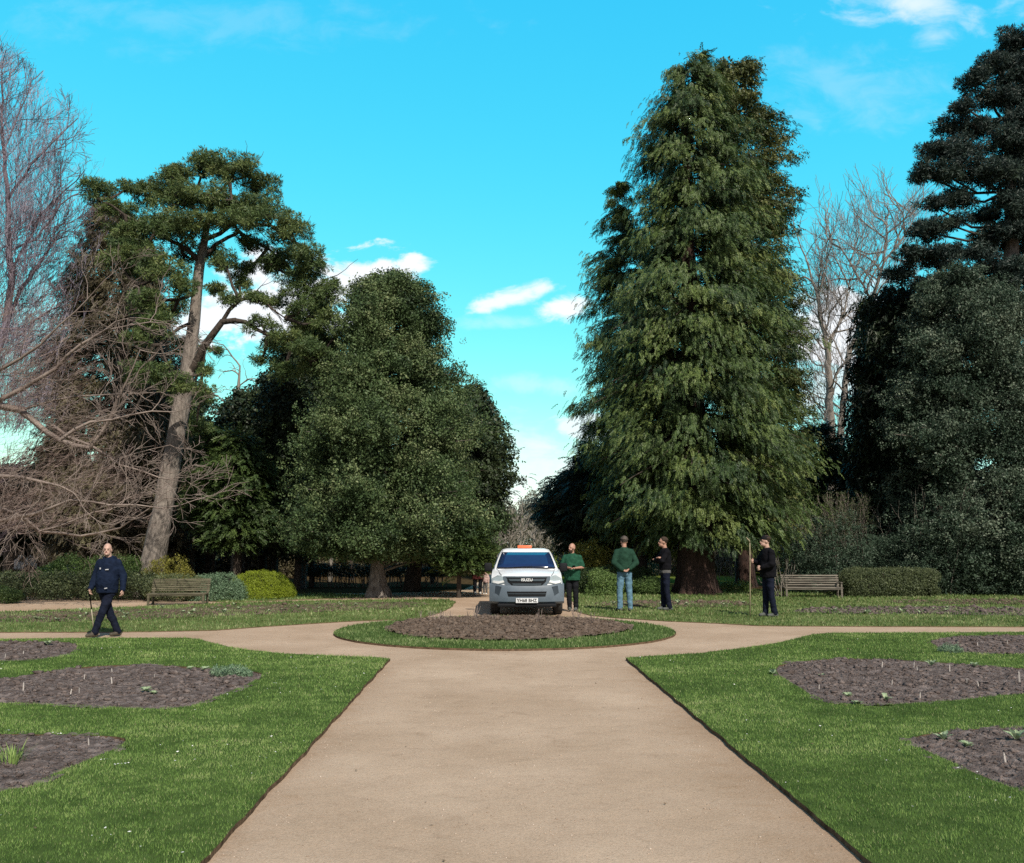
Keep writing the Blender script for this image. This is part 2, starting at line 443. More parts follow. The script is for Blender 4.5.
def person(label, x, y, z, yaw, H, top, trou, shoes, skin=None, head_yaw=0.0, head_dx=(0, 0), belly=0.0, wide=1.0, sleeves='long', hair=None, cap=None, beard=None,
           elbows=None, hands=None, hand_dirs=None, knees=None, feet=None, hem=0.86, hood=False, loose=0.0, headk=1.0, coat=False, curl=0.6, foot_rot=(0.15, -0.15), group=None):
    skin = skin or M_SKIN
    o = empty('person', (x, y, z), yaw, label, 'person', group)
    s = H / 1.78; o.scale = (s, s, s)
    sx = 0.168 * wide
    el = elbows or [(-.25, .02, 1.16), (.25, .02, 1.16)]; hn = hands or [(-.27, -.06, .90), (.27, -.06, .90)]
    hd = hand_dirs or [(0, -.1, -1), (0, -.1, -1)]
    kn = knees or [(-.10, -.02, .50), (.10, -.02, .50)]; ft = feet or [(-.10, 0, .085), (.10, 0, .085)]
    hx, hy = head_dx; hc = V3(hx, -.015 + hy, 1.78 - .128 * headk)
    R = Matrix.Rotation(head_yaw, 3, 'Z')
    hp = lambda a, b, c: hc + (R @ V3(a, b, c)) * headk
    # body
    bm = bmesh.new()
    add_loft(bm, [(0, 0, .86, .135 * wide, .10), (0, 0, .95, .155 * wide, .115), (0, -.01 * belly, 1.05, .145 * wide + .02 * belly, .105 + .05 * belly), (0, 0, 1.22, .16 * wide, .115), (0, .005, 1.36, .17 * wide, .11), (0, .01, 1.43, .11 * wide, .075), (0, .01, 1.49, .06, .055)])
    add_caps(bm, (0, .012, 1.44), (hc.x * .6, hc.y + .03, hc.z - .07), .062, .056, 14)
    add_ell(bm, hp(0, .012, .02), (.076 * headk, .096 * headk, .106 * headk), rz=head_yaw, seg=20)
    add_ell(bm, hp(0, -.026, -.062), (.058 * headk, .068 * headk, .062 * headk), rz=head_yaw)
    add_caps(bm, hp(0, -.084, .012), hp(0, -.104, -.022), .011, .016, 10)
    add_ell(bm, hp(0, -.074, .030), (.052 * headk, .02, .012), rz=head_yaw)
    add_ell(bm, hp(0, -.086, -.085), (.024, .016, .016), rz=head_yaw)
    for k in (-1, 1): add_ell(bm, hp(.076 * k, .012, -.008), (.012, .021, .032), rz=head_yaw)
    for k in (0, 1):
        sg_ = -1 if k == 0 else 1
        sh = V3(sg_ * sx * .95, .005, 1.385)
        add_caps(bm, sh, el[k], .046, .040, 12); add_caps(bm, el[k], hn[k], .043, .029, 12)
        side = V3(0, -1, 0) if abs(Vector(hd[k]).normalized().y) < .8 else V3(0, 0, 1)
        add_hand(bm, hn[k], hd[k], -side if abs(Vector(hd[k]).normalized().y) < .8 else -side, (-sg_, 0, 0), curl)
        hip = V3(sg_ * .085, 0, .90)
        add_caps(bm, hip, kn[k], .082, .056, 12); add_caps(bm, kn[k], ft[k], .054, .038, 12)
        fa = foot_rot[k]; fd = V3(math.sin(fa), -math.cos(fa), 0)
        add_caps(bm, Vector(ft[k]) - V3(0, 0, .04) - fd * .03, Vector(ft[k]) - V3(0, 0, .05) + fd * .12, .036, .028, 10)
    fuse('body', bm, .0085, skin, o, 2)
    for k in (-1, 1):
        bm = bmesh.new(); add_ell(bm, hp(.029 * k, -.0815, .008), (.0095, .008, .0055), rz=head_yaw, seg=10); bm_obj('eye', bm, M_EYE, o, True)
    bm = bmesh.new(); add_ell(bm, hp(0, -.094, -.052), (.024, .009, .007), rz=head_yaw, seg=10); bm_obj('mouth', bm, M_LIP, o, True)
    # top
    lo = .018 + loose
    bm = bmesh.new()
    rg_ = [(0, 0, hem, .155 * wide + lo, .118 + lo + .02 * belly), (0, -.012 * belly, 1.02, .155 * wide + lo + .02 * belly, .115 + lo + .055 * belly), (0, -.008 * belly, 1.14, .158 * wide + lo + .01 * belly, .118 + lo + .045 * belly), (0, 0, 1.26, .165 * wide + lo, .12 + lo), (0, .005, 1.36, .172 * wide + lo * .7, .112 + lo), (0, .008, 1.42, .155 * wide + lo * .5, .10 + lo * .8), (0, .01, 1.468, .115 * wide + lo * .4, .080 + lo * .6), (0, .012, 1.515, .068, .062)]
    if coat: rg_ = [(0, 0, .55, .22 * wide, .17)] + rg_
    add_loft(bm, rg_, 22)
    for k in (0, 1):
        sg_ = -1 if k == 0 else 1
        sh = V3(sg_ * sx, .005, 1.405); e = Vector(el[k]); h = Vector(hn[k])
        add_caps(bm, sh, e if sleeves == 'long' else sh.lerp(e, .80), .060 + lo * .4, (.052 if sleeves == 'long' else .062) + lo * .4, 14)
        add_caps(bm, V3(sg_ * .08, .008, 1.445), sh, .045, .058 + lo * .3, 12)
        if sleeves == 'long': add_caps(bm, e, e.lerp(h, .97), .056 + lo * .4, .040 + lo * .3, 14)
    if hood:
        add_ell(bm, (0, .085, 1.47), (.13, .07, .07)); add_ell(bm, (-.07, .0, 1.50), (.04, .07, .035)); add_ell(bm, (.07, .0, 1.50), (.04, .07, .035))
    t_ = fuse({'polo': 'polo_shirt'}.get(sleeves, 'coat' if coat else 'jacket'), bm, .012, top, o, 4, .009)
    if sleeves == 'polo':
        bm = bmesh.new(); add_tube(bm, [(.055 * math.cos(a), .012 + .058 * math.sin(a) - .0, 1.515 + .012 * math.sin(a)) for a in np.linspace(-1.1, PI + 1.1, 14)], .012, 6); bm_obj('collar', bm, top, t_, True)
    # trousers
    bm = bmesh.new()
    add_loft(bm, [(0, 0, .84, .14 * wide, .11), (0, 0, .90, .165 * wide, .125), (0, 0, 1.0, .158 * wide, .118), (0, 0, 1.03, .150 * wide, .112)])
    for k in (0, 1):
        sg_ = -1 if k == 0 else 1
        hip = V3(sg_ * .083, 0, .88); f = Vector(ft[k]) + V3(0, .01, -.01)
        add_caps(bm, hip, kn[k], .097, .074, 14); add_caps(bm, kn[k], f, .074, .062, 14)
    tr_ = fuse('trousers', bm, .012, trou, o, 3, .010)
    for k in (0, 1):
        bm = bmesh.new(); fa = foot_rot[k]; fd = V3(math.sin(fa), -math.cos(fa), 0); f = Vector(ft[k])
        pz = f.z - .085
        a0 = V3(f.x, f.y, pz + .045) - fd * .045; a1 = V3(f.x, f.y, pz + .038) + fd * .13
        add_caps(bm, a0, a1, .044, .036, 12); add_caps(bm, V3(f.x, f.y, pz + .11), V3(f.x, f.y, pz + .05) + fd * .03, .048, .044, 12)
        for v in bm.verts:
            if v.co.z < pz + .004: v.co.z = pz + .004
        fuse('shoe', bm, .008, shoes, o, 2)
    if hair is not None:
        bm = bmesh.new(); add_ell(bm, hp(0, .03, .045), (.084 * headk, .096 * headk, .098 * headk), rz=head_yaw, seg=20)
        rgk = np.random.default_rng(int(H * 100))
        for i in range(40):
            v = rgk.normal(size=3); v /= np.linalg.norm(v); v[2] = abs(v[2]) * .9; v[1] = v[1] if v[2] > .5 else abs(v[1])
            add_ell(bm, hp(.078 * v[0], .03 + .09 * v[1], .045 + .092 * v[2]), (.022, .022, .02), seg=8)
        fuse('hair', bm, .009, hair, o, 2)
    if beard is not None:
        bm = bmesh.new(); add_ell(bm, hp(0, -.045, -.078), (.056, .058, .05), rz=head_yaw); add_ell(bm, hp(0, -.092, -.038), (.028, .012, .010), rz=head_yaw)
        for k in (-1, 1): add_caps(bm, hp(.062 * k, -.02, -.01), hp(.045 * k, -.05, -.07), .014, .022, 8)
        fuse('beard', bm, .008, beard, o, 2)
    if cap is not None:
        bm = bmesh.new(); add_ell(bm, hp(0, .018, .062), (.086, .104, .078), rz=head_yaw, seg=20); fuse('cap', bm, .009, cap, o, 2)
        bm = bmesh.new(); add_ell(bm, hp(0, -.10, .050), (.068, .065, .010), rz=head_yaw, seg=16); bm_obj('cap_peak', bm, cap, o, True)
    return o

def foot(px, py): x, y = G(px, py, 0.0); return x, y
# walker with a stick
x, y = foot(104.5, 637.5)
WY = math.radians(-2)
pw = person('bald man in navy hooded jacket and navy trousers walking left with a stick', x, y, 0.006, WY, 1.73, M_NAVY, M_NAVY2, M_SHOE, M_SKIN2, head_yaw=math.radians(16), head_dx=(-.02, -.02), belly=.8, wide=1.0, hood=True, loose=.020, hem=.83,
       elbows=[(-.255, .03, 1.15), (.285, .03, 1.16)], hands=[(-.26, -.12, .93), (.335, -.06, .90)], hand_dirs=[(0, -.25, -1), (.05, -.2, -1)],
       knees=[(.03, .06, .50), (.00, -.13, .50)], feet=[(.17, .16, .095), (-.13, -.16, .10)], foot_rot=(-.55, -.6), curl=.8)
for (lx, lz, w_, h_, rot, nm) in ((.060, 1.28, .065, .020, .1, 'logo'), (-.070, 1.30, .024, .032, 0, 'badge'), (.075, .93, .055, .018, .2, 'logo')):
    yy_ = -.175 - (.035 if lz < 1 else 0) - .016
    bm = bmesh.new(); add_box(bm, (0, 0, 0), (w_, .008, h_), bev=.003); q = bm_obj(nm, bm, M_LOGO, pw); q.location = (lx, yy_ + .014, lz); q.rotation_euler = (0, -rot, 0)
# the stick he holds
k_ = 1.73 / 1.78
def loc_w(p, yaw, k, ox, oy): return V3(ox + k * (p[0] * math.cos(yaw) - p[1] * math.sin(yaw)), oy + k * (p[0] * math.sin(yaw) + p[1] * math.cos(yaw)), k * p[2])
hw = loc_w((-.265, -.15, .86), WY, k_, x, y)
gx_, gy_ = G(94.5, 636, 0)
st = empty('walking_stick', (gx_, gy_, 0), 0, 'thin pale walking stick held by the bald walking man', 'walking stick')
top_ = hw - V3(gx_, gy_, 0)
bm = bmesh.new(); add_tube(bm, [(0, 0, .0), top_ * .62], [.009, .009], 8); bm_obj('shaft', bm, mat_plain('stick_pale', (0.42, 0.38, 0.28), rough=.5), st, True)
bm = bmesh.new(); add_tube(bm, [top_ * .62, top_ * 1.0, top_ * 1.06, top_ * 1.08 + V3(-.04, -.02, .0)], [.011, .011, .013, .012], 8); bm_obj('grip', bm, M_BLACK, st, True)

# bearded man in green polo
x, y = foot(572.5, 611.5)
person('bearded man in a green polo shirt and black trousers beside the pickup, hands together', x, y, 0.02, math.radians(-10), 1.72, M_POLO, M_BLACKT, M_SHOEG, M_SKIN, head_yaw=math.radians(-38), belly=.7, wide=1.12, sleeves='polo', loose=.016, hem=.80,
       beard=M_BEARD, hair=None, elbows=[(-.285, .0, 1.15), (.28, .02, 1.14)], hands=[(-.03, -.27, 1.13), (.13, -.29, 1.13)], hand_dirs=[(.9, -.2, .05), (-.7, -.5, .05)],
       knees=[(-.09, -.02, .50), (.09, -.01, .50)], feet=[(-.07, -.05, .085), (.09, .04, .085)])
hh_ = loc_w((.09, -.33, 1.15), math.radians(-14), 1.72 / 1.78, x, y) + V3(0, 0, .02)
o = empty('mobile_phone', hh_, .3, 'small black phone held by the bearded man in green', 'phone')
bm = bmesh.new(); add_box(bm, (0, 0, 0), (.075, .012, .15), rx=.9, bev=.004); bm_obj('casing', bm, M_BLACK, o)
bm = bmesh.new(); add_box(bm, (0, -.004, .0055), (.066, .002, .13), rx=.9); bm_obj('screen', bm, mat_plain('phone_screen', (.02, .025, .03), rough=.1), o)
# man in jeans, back turned
x, y = foot(625.0, 611.8)
person('man in dark green sweater and blue jeans seen from behind, hands clasped', x, y, 0.02, math.radians(186), 1.90, M_POLO2, M_JEAN, M_SHOEG, M_SKIN, head_yaw=math.radians(6), wide=1.05, loose=.012, hem=.93, cap=M_CAPG, hair=M_HAIRG,
       elbows=[(-.275, .10, 1.15), (.275, .10, 1.15)], hands=[(-.09, .185, 1.01), (.09, .185, .97)], hand_dirs=[(.9, .05, -.45), (-.9, .05, -.35)],
       knees=[(-.115, -.01, .50), (.115, -.01, .50)], feet=[(-.125, 0, .085), (.125, .0, .085)], foot_rot=(-.3, .3))
# man in black, arms folded
x, y = foot(666.0, 611.0)
pb = person('curly-haired man in black sweater and dark jeans in profile, arms folded, by the trunk', x, y, 0.02, math.radians(-84), 1.88, M_BLACK, M_NAVY2, M_SHOEG, M_SKIN, head_yaw=math.radians(-4), head_dx=(0, -.03), wide=1.02, loose=.014, hem=.98, hair=M_HAIR,
       elbows=[(-.25, -.14, 1.20), (.25, -.14, 1.20)], hands=[(.10, -.19, 1.26), (-.10, -.21, 1.22)], hand_dirs=[(.8, .0, .3), (-.8, .0, .2)],
       knees=[(-.09, -.03, .50), (.09, -.0, .50)], feet=[(-.09, -.04, .085), (.09, .06, .085)])
bm = bmesh.new(); add_loft(bm, [(0, 0, .90, .182, .142), (0, 0, 1.0, .176, .137)]); fuse('shirt_hem', bm, .012, M_GREYT, pb, 2)
# man with the pole
x, y = foot(769.5, 617.5); YW = math.radians(-78); K_ = 1.90 / 1.78
person('man in black cap and black jacket in profile, gripping a tall pole beside him', x, y, 0.02, YW, 1.90, M_BLACK, M_NAVY2, M_SHOEG, M_SKIN2, head_yaw=math.radians(-8), head_dx=(0, -.035), belly=.4, wide=1.06, loose=.022, hem=.86, cap=M_CAPB, hair=M_HAIR,
       elbows=[(-.26, -.10, 1.16), (.26, -.03, 1.15)], hands=[(-.10, -.27, 1.20), (.16, -.22, 1.08)], hand_dirs=[(0.25, -.8, .1), (-.4, -.8, -.3)],
       knees=[(-.09, -.02, .50), (.09, .01, .50)], feet=[(-.09, -.05, .085), (.10, .07, .085)], curl=1.2)
hw = loc_w((-.075, -.385, 1.205), YW, K_, x, y)
o = empty('long_pole', (hw.x - .02, hw.y, .02), 0, 'tall pale wooden pole with a crooked tip, upright in the capped man\'s hand', 'pole')
bm = bmesh.new(); add_tube(bm, [(-.02, 0, 0), (.0, 0, .6), (.018, 0, 1.2), (.03, 0, 1.74)], [.014, .014, .013, .013], 8); bm_obj('shaft', bm, mat_noise('pole_wood', [(.3, (.16, .14, .09)), (.7, (.32, .28, .18))], scale=20, rough=.8), o, True)
bm = bmesh.new(); add_tube(bm, [(.03, 0, 1.73), (.02, 0, 1.78), (-.02, 0, 1.82), (-.05, 0, 1.86)], [.016, .017, .015, .010], 8); bm_obj('tip', bm, MATS['pole_wood'], o, True)
# walkers far down the path
x, y = foot(477.5, 594.5)
person('person in a dark maroon coat, half hidden by the bush left of the pickup', x, y, 0.0, math.radians(15), 1.68, M_MAROON, M_BLACKT, M_SHOEW, M_SKIN, hair=M_HAIR, coat=True, loose=.02)
x, y = foot(485.3, 594.3)
person('small child in pale pink-grey clothes close to the left side of the pickup', x, y, 0.0, math.radians(-20), 0.84, M_PINK, M_GREYT, M_SHOEW, M_SKIN2, hair=M_HAIR, loose=.03, headk=1.4)
# ------------------------------------------------------------------ pickup
M_PAINT = mat_plain('truck_paint', (0.80, 0.82, 0.83), rough=0.35, coat=0.35); M_PLAST = mat_noise('grey_bumper', [(0.3, (0.085, 0.115, 0.145)), (0.7, (0.12, 0.155, 0.19))], scale=5, rough=0.5)
M_PLASD = mat_plain('black_plastic', (0.008, 0.009, 0.011), rough=0.7, spec=0.2); M_CHROME = mat_plain('chrome_trim', (0.62, 0.66, 0.68), rough=0.2, metal=0.85); M_GREYC = mat_plain('grille_grey', (0.09, 0.12, 0.14), rough=0.35, metal=0.4)
M_WIN = mat_plain('windscreen', (0.010, 0.026, 0.085), rough=0.08, coat=0.3); M_LENS = mat_plain('headlamp_glass', (0.36, 0.44, 0.48), rough=0.12, coat=1.0); M_LAMPW = mat_plain('headlamp_bowl', (0.82, 0.84, 0.84), rough=0.15)  # windscreen blue: the reflected sky is put into the glass colour
M_BEACON = mat_plain('beacon_red', (0.70, 0.16, 0.06), rough=0.3, coat=.6); M_PLATE = mat_plain('plate_white', (0.72, 0.74, 0.76), rough=0.4); M_INK = mat_plain('plate_ink', (0.02, 0.02, 0.02), rough=0.5)
tx0 = (526.6 - CX) / F * 21.75
tk = empty('pickup_truck', (tx0, 21.62, 0.004), 0, 'white double-cab pickup with grey bumper and red roof beacon, facing the camera', 'pickup truck')
HW = 0.885
def arch(c, r, z0, n=8): return [(c + r * math.cos(a), max(z0, .36 + r * math.sin(a))) for a in np.linspace(PI, 0, n)]
def body_profile(xn):
    """side outline (y, z) for a slice at xn = |x|/half width"""
    f = 0.04 + 0.26 * xn ** 3.2
    cr = 0.045 * xn ** 2
    P = [(f + .06, .40), (f, .55), (f + .01, .80), (f + .06, .93 - cr * .4), (f + .16, .985 - cr), (.70, 1.06 - cr * 1.1), (1.22, 1.115 - cr * 1.2), (1.9, 1.10), (3.30, 1.10)]
    inner = xn < .86
    P += [(3.36, .62 if inner else 1.10), (4.92, .62 if inner else 1.10), (4.98, 1.10), (5.04, 1.06), (5.06, .45)]
    ra = arch(4.02, .44, .40); ra.reverse(); fa = arch(.98, .43, .40); fa.reverse()
    if xn > .66: P += [(4.50, .42)] + [(c, z) for c, z in ra] + [(3.5, .40), (1.5, .40)] + [(c, z) for c, z in fa]
    else: P += [(4.50, .42)] + [(c, .40) for c, z in ra] + [(3.5, .40), (1.5, .40)] + [(c, .40) for c, z in fa]
    return P
bm = bmesh.new(); rows = []
xs_ = [-1, -.97, -.90, -.85, -.67, -.64, -.45, -.2, 0, .2, .45, .64, .67, .85, .90, .97, 1]
for t_ in xs_:
    pr = body_profile(abs(t_)); row = []
    for (yy_, zz_) in pr:
        tumble = 1 - .035 * max(0, zz_ - .75) / .35 - (0.02 if abs(t_) > .96 else 0)
        fr_ = 1 - .06 * max(0, 0.5 - yy_)
        row.append(bm.verts.new((t_ * HW * tumble * fr_, yy_, zz_)))
    rows.append(row)
n_ = len(rows[0])
for a, b in zip(rows[:-1], rows[1:]):
    for i in range(n_):
        j = (i + 1) % n_
        try: bm.faces.new((a[i], a[j], b[j], b[i]))
        except ValueError: pass
bm.faces.new(rows[0]); bm.faces.new(list(reversed(rows[-1])))
bmesh.ops.remove_doubles(bm, verts=bm.verts, dist=1e-5)
o = bm_obj('body', bm, M_PAINT, tk, True); md = o.modifiers.new('e', 'EDGE_SPLIT'); md.split_angle = math.radians(35)
# cab
bm = bmesh.new()
def cab_ring(z, y0, y1, hw): return [bm.verts.new((x_, y_, z)) for x_, y_ in ((-hw * .86, y0), (0, y0 - .05), (hw * .86, y0), (hw, y0 + .13), (hw, (y0 + y1) / 2), (hw * .98, y1), (0, y1 + .02), (-hw * .98, y1), (-hw, (y0 + y1) / 2), (-hw, y0 + .13))]
rings = [cab_ring(1.06, 1.20, 3.28, .80), cab_ring(1.13, 1.28, 3.28, .79), cab_ring(1.33, 1.62, 3.22, .72), cab_ring(1.51, 1.95, 3.12, .655), cab_ring(1.575, 2.12, 3.02, .61), cab_ring(1.602, 2.35, 2.85, .50)]
for a, b in zip(rings[:-1], rings[1:]):
    for i in range(10): bm.faces.new((a[i], a[(i + 1) % 10], b[(i + 1) % 10], b[i]))
bm.faces.new(rings[-1]); bm.faces.new(list(reversed(rings[0])))
o = bm_obj('cab', bm, M_PAINT, tk, True); md = o.modifiers.new('e', 'EDGE_SPLIT'); md.split_angle = math.radians(40)
def panel(name, pts, mat, thick=.006, parent=tk):
    bm = bmesh.new(); v = [Vector(p) for p in pts]; nrm = (v[1] - v[0]).cross(v[2] - v[0]).normalized() * thick
    a = [bm.verts.new(p) for p in v]; b = [bm.verts.new(p + nrm) for p in v]
    bm.faces.new(a); bm.faces.new(list(reversed(b)))
    for i in range(len(v)): j = (i + 1) % len(v); bm.faces.new((a[i], b[i], b[j], a[j]))
    return bm_obj(name, bm, mat, parent)
# windscreen: curved glass a finger's breadth proud of the cab
bm = bmesh.new(); g_ = []
for (z, y0, hw) in ((1.125, 1.262, .735), (1.22, 1.429, .715), (1.33, 1.622, .680), (1.42, 1.781, .647), (1.505, 1.930, .612)):
    g_.append([bm.verts.new((t_ * hw, y0 - .045 * (1 - t_ * t_) - .018 + .035 * abs(t_) ** 3, z)) for t_ in np.linspace(-1, 1, 9)])
for a, b in zip(g_[:-1], g_[1:]):
    for i in range(8): bm.faces.new((a[i], a[i + 1], b[i + 1], b[i]))
ws = bm_obj('windscreen', bm, M_WIN, tk, True); md = ws.modifiers.new('s', 'SOLIDIFY'); md.thickness = .006; md.offset = 0
bm = bmesh.new(); add_tube(bm, [(-.74, 1.245, 1.12), (-.4, 1.205, 1.125), (0, 1.19, 1.127), (.4, 1.205, 1.125), (.74, 1.245, 1.12)], .014, 6); bm_obj('seal', bm, M_PLASD, ws)
for s in (-1, 1):
    bm = bmesh.new(); add_tube(bm, [(s * .12 - .2, 1.20, 1.137), (s * .12 + .28, 1.275, 1.165)], .008, 5); bm_obj('wiper', bm, M_PLASD, tk)
    # side glass
    pts = [(s * .797, 1.62, 1.15), (s * .797, 3.1, 1.15), (s * .672, 3.02, 1.49), (s * .672, 2.15, 1.49)]
    panel('side_window', pts if s > 0 else list(reversed(pts)), M_WIN, .012)
    # headlamp: slanted lens with a bright bowl
    f1 = lambda x_: .04 + .26 * (abs(x_) / HW) ** 3.2
    lp = [(.47, .905), (.52, .80), (.68, .765), (.845, .80), (.835, .90), (.70, .975), (.62, .965)]
    bm = bmesh.new(); fa = [bm.verts.new((s * x_, f1(x_) - .012 + .10 * max(0, z_ - .88), z_)) for x_, z_ in lp]; ba = [bm.verts.new((s * x_, f1(x_) + .08, z_)) for x_, z_ in lp]
    bm.faces.new(fa); bm.faces.new(list(reversed(ba)))
    for i in range(len(lp)): j = (i + 1) % len(lp); bm.faces.new((fa[i], fa[j], ba[j], ba[i]))
    hl = bm_obj('headlight', bm, M_LENS, tk)
    bp_ = [(.53, .815), (.69, .775), (.82, .805), (.80, .85), (.66, .835), (.55, .86)]
    bm = bmesh.new(); fa = [bm.verts.new((s * x_, f1(x_) - .020, z_)) for x_, z_ in bp_]; ba = [bm.verts.new((s * x_, f1(x_) + .02, z_)) for x_, z_ in bp_]
    bm.faces.new(fa); bm.faces.new(list(reversed(ba)))
    for i in range(len(bp_)): j = (i + 1) % len(bp_); bm.faces.new((fa[i], fa[j], ba[j], ba[i]))
    bm_obj('reflector', bm, M_LAMPW, hl)
    # fog recess
    rp = [(.60, .71), (.74, .735), (.765, .56), (.66, .50)]
    bm = bmesh.new(); fa = [bm.verts.new((s * x_, f1(x_) - .066, z_)) for x_, z_ in rp]; ba = [bm.verts.new((s * x_, f1(x_) + .02, z_)) for x_, z_ in rp]
    bm.faces.new(fa); bm.faces.new(list(reversed(ba)))
    for i in range(4): j = (i + 1) % 4; bm.faces.new((fa[i], fa[j], ba[j], ba[i]))
    bm_obj('fog_lamp_recess', bm, mat_plain('recess_dark', (.03, .045, .06), rough=.6), tk)
    # mirror
    bm = bmesh.new(); add_box(bm, (s * .96, 1.56, 1.13), (.19, .12, .22), bev=.035); mr_ = bm_obj('door_mirror', bm, M_PLASD, tk, True)
    bm = bmesh.new(); add_tube(bm, [(s * .80, 1.58, 1.07), (s * .90, 1.57, 1.08)], .022, 6); bm_obj('mirror_arm', bm, M_PLASD, mr_)
    # door handles, arch flares, sills
    for yd in (2.25, 3.0):
        bm = bmesh.new(); add_box(bm, (s * .868, yd, .99), (.03, .16, .03), bev=.008); bm_obj('door_handle', bm, M_PLAST, tk)
    bm = bmesh.new(); add_box(bm, (s * .80, 2.45, .385), (.14, 1.7, .05), bev=.012); bm_obj('side_step', bm, M_PLASD, tk)
    for yc in (.98, 4.02):
        bm = bmesh.new(); add_tube(bm, [(s * (HW - .012), yc + .445 * math.cos(a), .36 + .445 * math.sin(a)) for a in np.linspace(.1, PI - .1, 14)], .030, 6); bm_obj('arch_trim', bm, M_PLAST, tk, True)
    for yc in (.98, 4.02):
        bm = bmesh.new()
        prof = [(.225, -.105), (.33, -.115), (.352, -.095), (.362, -.05), (.362, .05), (.352, .095), (.33, .115), (.225, .105)]
        sg_ = 40; rw = []
        for k in range(sg_):
            a = 2 * PI * k / sg_; rw.append([bm.verts.new((s * .765 + w2, yc + r * math.cos(a), .362 + r * math.sin(a))) for r, w2 in prof])
        for k in range(sg_):
            a, b = rw[k], rw[(k + 1) % sg_]
            for i in range(len(prof)): j = (i + 1) % len(prof); bm.faces.new((a[i], a[j], b[j], b[i]))
        wh = bm_obj('wheel', bm, M_TYRE, tk, True)
        bm = bmesh.new(); bmesh.ops.create_cone(bm, cap_ends=True, segments=30, radius1=.225, radius2=.225, depth=.16, matrix=Matrix.Translation((s * .765, yc, .362)) @ Matrix.Rotation(PI / 2, 4, 'Y')); bm_obj('rim', bm, M_GREYC, wh)
        bm = bmesh.new()
        for k in range(6):
            a = k * PI / 3; add_box(bm, (s * .853, yc + .12 * math.cos(a), .362 + .12 * math.sin(a)), (.018, .05, .17), rx=a - PI / 2)
        bm_obj('spokes', bm, M_CHROME, wh)
# front bumper: wraps the corners
bm = bmesh.new(); rows = []
for t_ in np.linspace(-1, 1, 21):
    f = .04 + .26 * abs(t_) ** 3.2; dp = .055 * (1 - .2 * abs(t_)); ww = .895
    up = .745 + .035 * abs(t_) ** 2
    rows.append([bm.verts.new((t_ * ww, f + dy, z)) for dy, z in ((.06, up), (-.03, up - .015), (-.055, .66), (-.06, .46), (-.045, .36), (.01, .315), (.10, .30), (.12, .5))])
for a, b in zip(rows[:-1], rows[1:]):
    for i in range(8): j = (i + 1) % 8; bm.faces.new((a[i], a[j], b[j], b[i]))
bm.faces.new(rows[0]); bm.faces.new(list(reversed(rows[-1])))
bu = bm_obj('front_bumper', bm, M_PLAST, tk, True); md = bu.modifiers.new('e', 'EDGE_SPLIT'); md.split_angle = math.radians(30)
bm = bmesh.new(); add_box(bm, (0, .12, .275), (1.40, .2, .08), bev=.03); bm_obj('skid_plate', bm, M_PLASD, tk)
for s in (-1, 1):
    bm = bmesh.new(); add_box(bm, (s * .765, .75, .42), (.24, .5, .10)); bm_obj('wheel_housing', bm, M_PLASD, tk)
bm = bmesh.new(); add_box(bm, (0, .9, .30), (1.3, .10, .09), bev=.02); add_box(bm, (0, 2.6, .33), (.9, 3.6, .10)); bm_obj('chassis', bm, M_PLASD, tk)
# grille: dark trapezoid opening, chrome bars, badge
def front_panel(name, pts, yoff, thick, mat, parent=tk, n=16):
    """plate with a convex outline (x, z) that follows the curve of the nose"""
    xs = sorted(set([p[0] for p in pts] + list(np.linspace(min(p[0] for p in pts) + 1e-4, max(p[0] for p in pts) - 1e-4, n))))
    bm = bmesh.new(); col = []
    for x_ in xs:
        zz = []
        for i in range(len(pts)):
            a, b = pts[i], pts[(i + 1) % len(pts)]
            if abs(a[0] - b[0]) < 1e-9:
                if abs(a[0] - x_) < 2e-4: zz += [a[1], b[1]]
            elif min(a[0], b[0]) - 1e-9 <= x_ <= max(a[0], b[0]) + 1e-9: zz.append(a[1] + (b[1] - a[1]) * (x_ - a[0]) / (b[0] - a[0]))
        lo, hi = min(zz), max(zz)
        if hi - lo < 2e-4: hi = lo + 2e-4
        y_ = .04 + .26 * (abs(x_) / HW) ** 3.2 + yoff
        col.append([bm.verts.new((x_, y_, lo)), bm.verts.new((x_, y_, hi)), bm.verts.new((x_, y_ + thick, hi)), bm.verts.new((x_, y_ + thick, lo))])
    for a, b in zip(col[:-1], col[1:]):
        for i in range(4): j = (i + 1) % 4; bm.faces.new((a[i], a[j], b[j], b[i]))
    bm.faces.new(col[0]); bm.faces.new(list(reversed(col[-1])))
    return bm_obj(name, bm, mat, parent)
front_panel('grille_surround', [(-.56, .955), (.56, .955), (.55, .85), (.46, .735), (-.46, .735), (-.55, .85)], -.026, .05, M_PLAST)
gr = front_panel('grille', [(-.47, .925), (.47, .925), (.455, .83), (.36, .745), (-.36, .745), (-.455, .83)], -.034, .06, M_PLASD)
front_panel('grille_frame', [(-.49, .945), (.49, .945), (.485, .922), (-.485, .922)], -.045, .05, M_GREYC, gr)
front_panel('grille_bar', [(-.44, .893), (.44, .893), (.40, .845), (-.40, .845)], -.046, .03, M_GREYC, gr)
front_panel('grille_bar', [(-.35, .785), (.35, .785), (.33, .757), (-.33, .757)], -.044, .03, M_GREYC, gr)
li = front_panel('lower_intake', [(-.47, .60), (.47, .60), (.44, .485), (-.44, .485)], -.068, .05, M_PLASD)
front_panel('intake_bar', [(-.45, .553), (.45, .553), (.45, .541), (-.45, .541)], -.076, .02, M_GREYC, li)
pl = front_panel('number_plate', [(-.26, .447), (.26, .447), (.26, .337), (-.26, .337)], -.078, .012, M_PLATE)
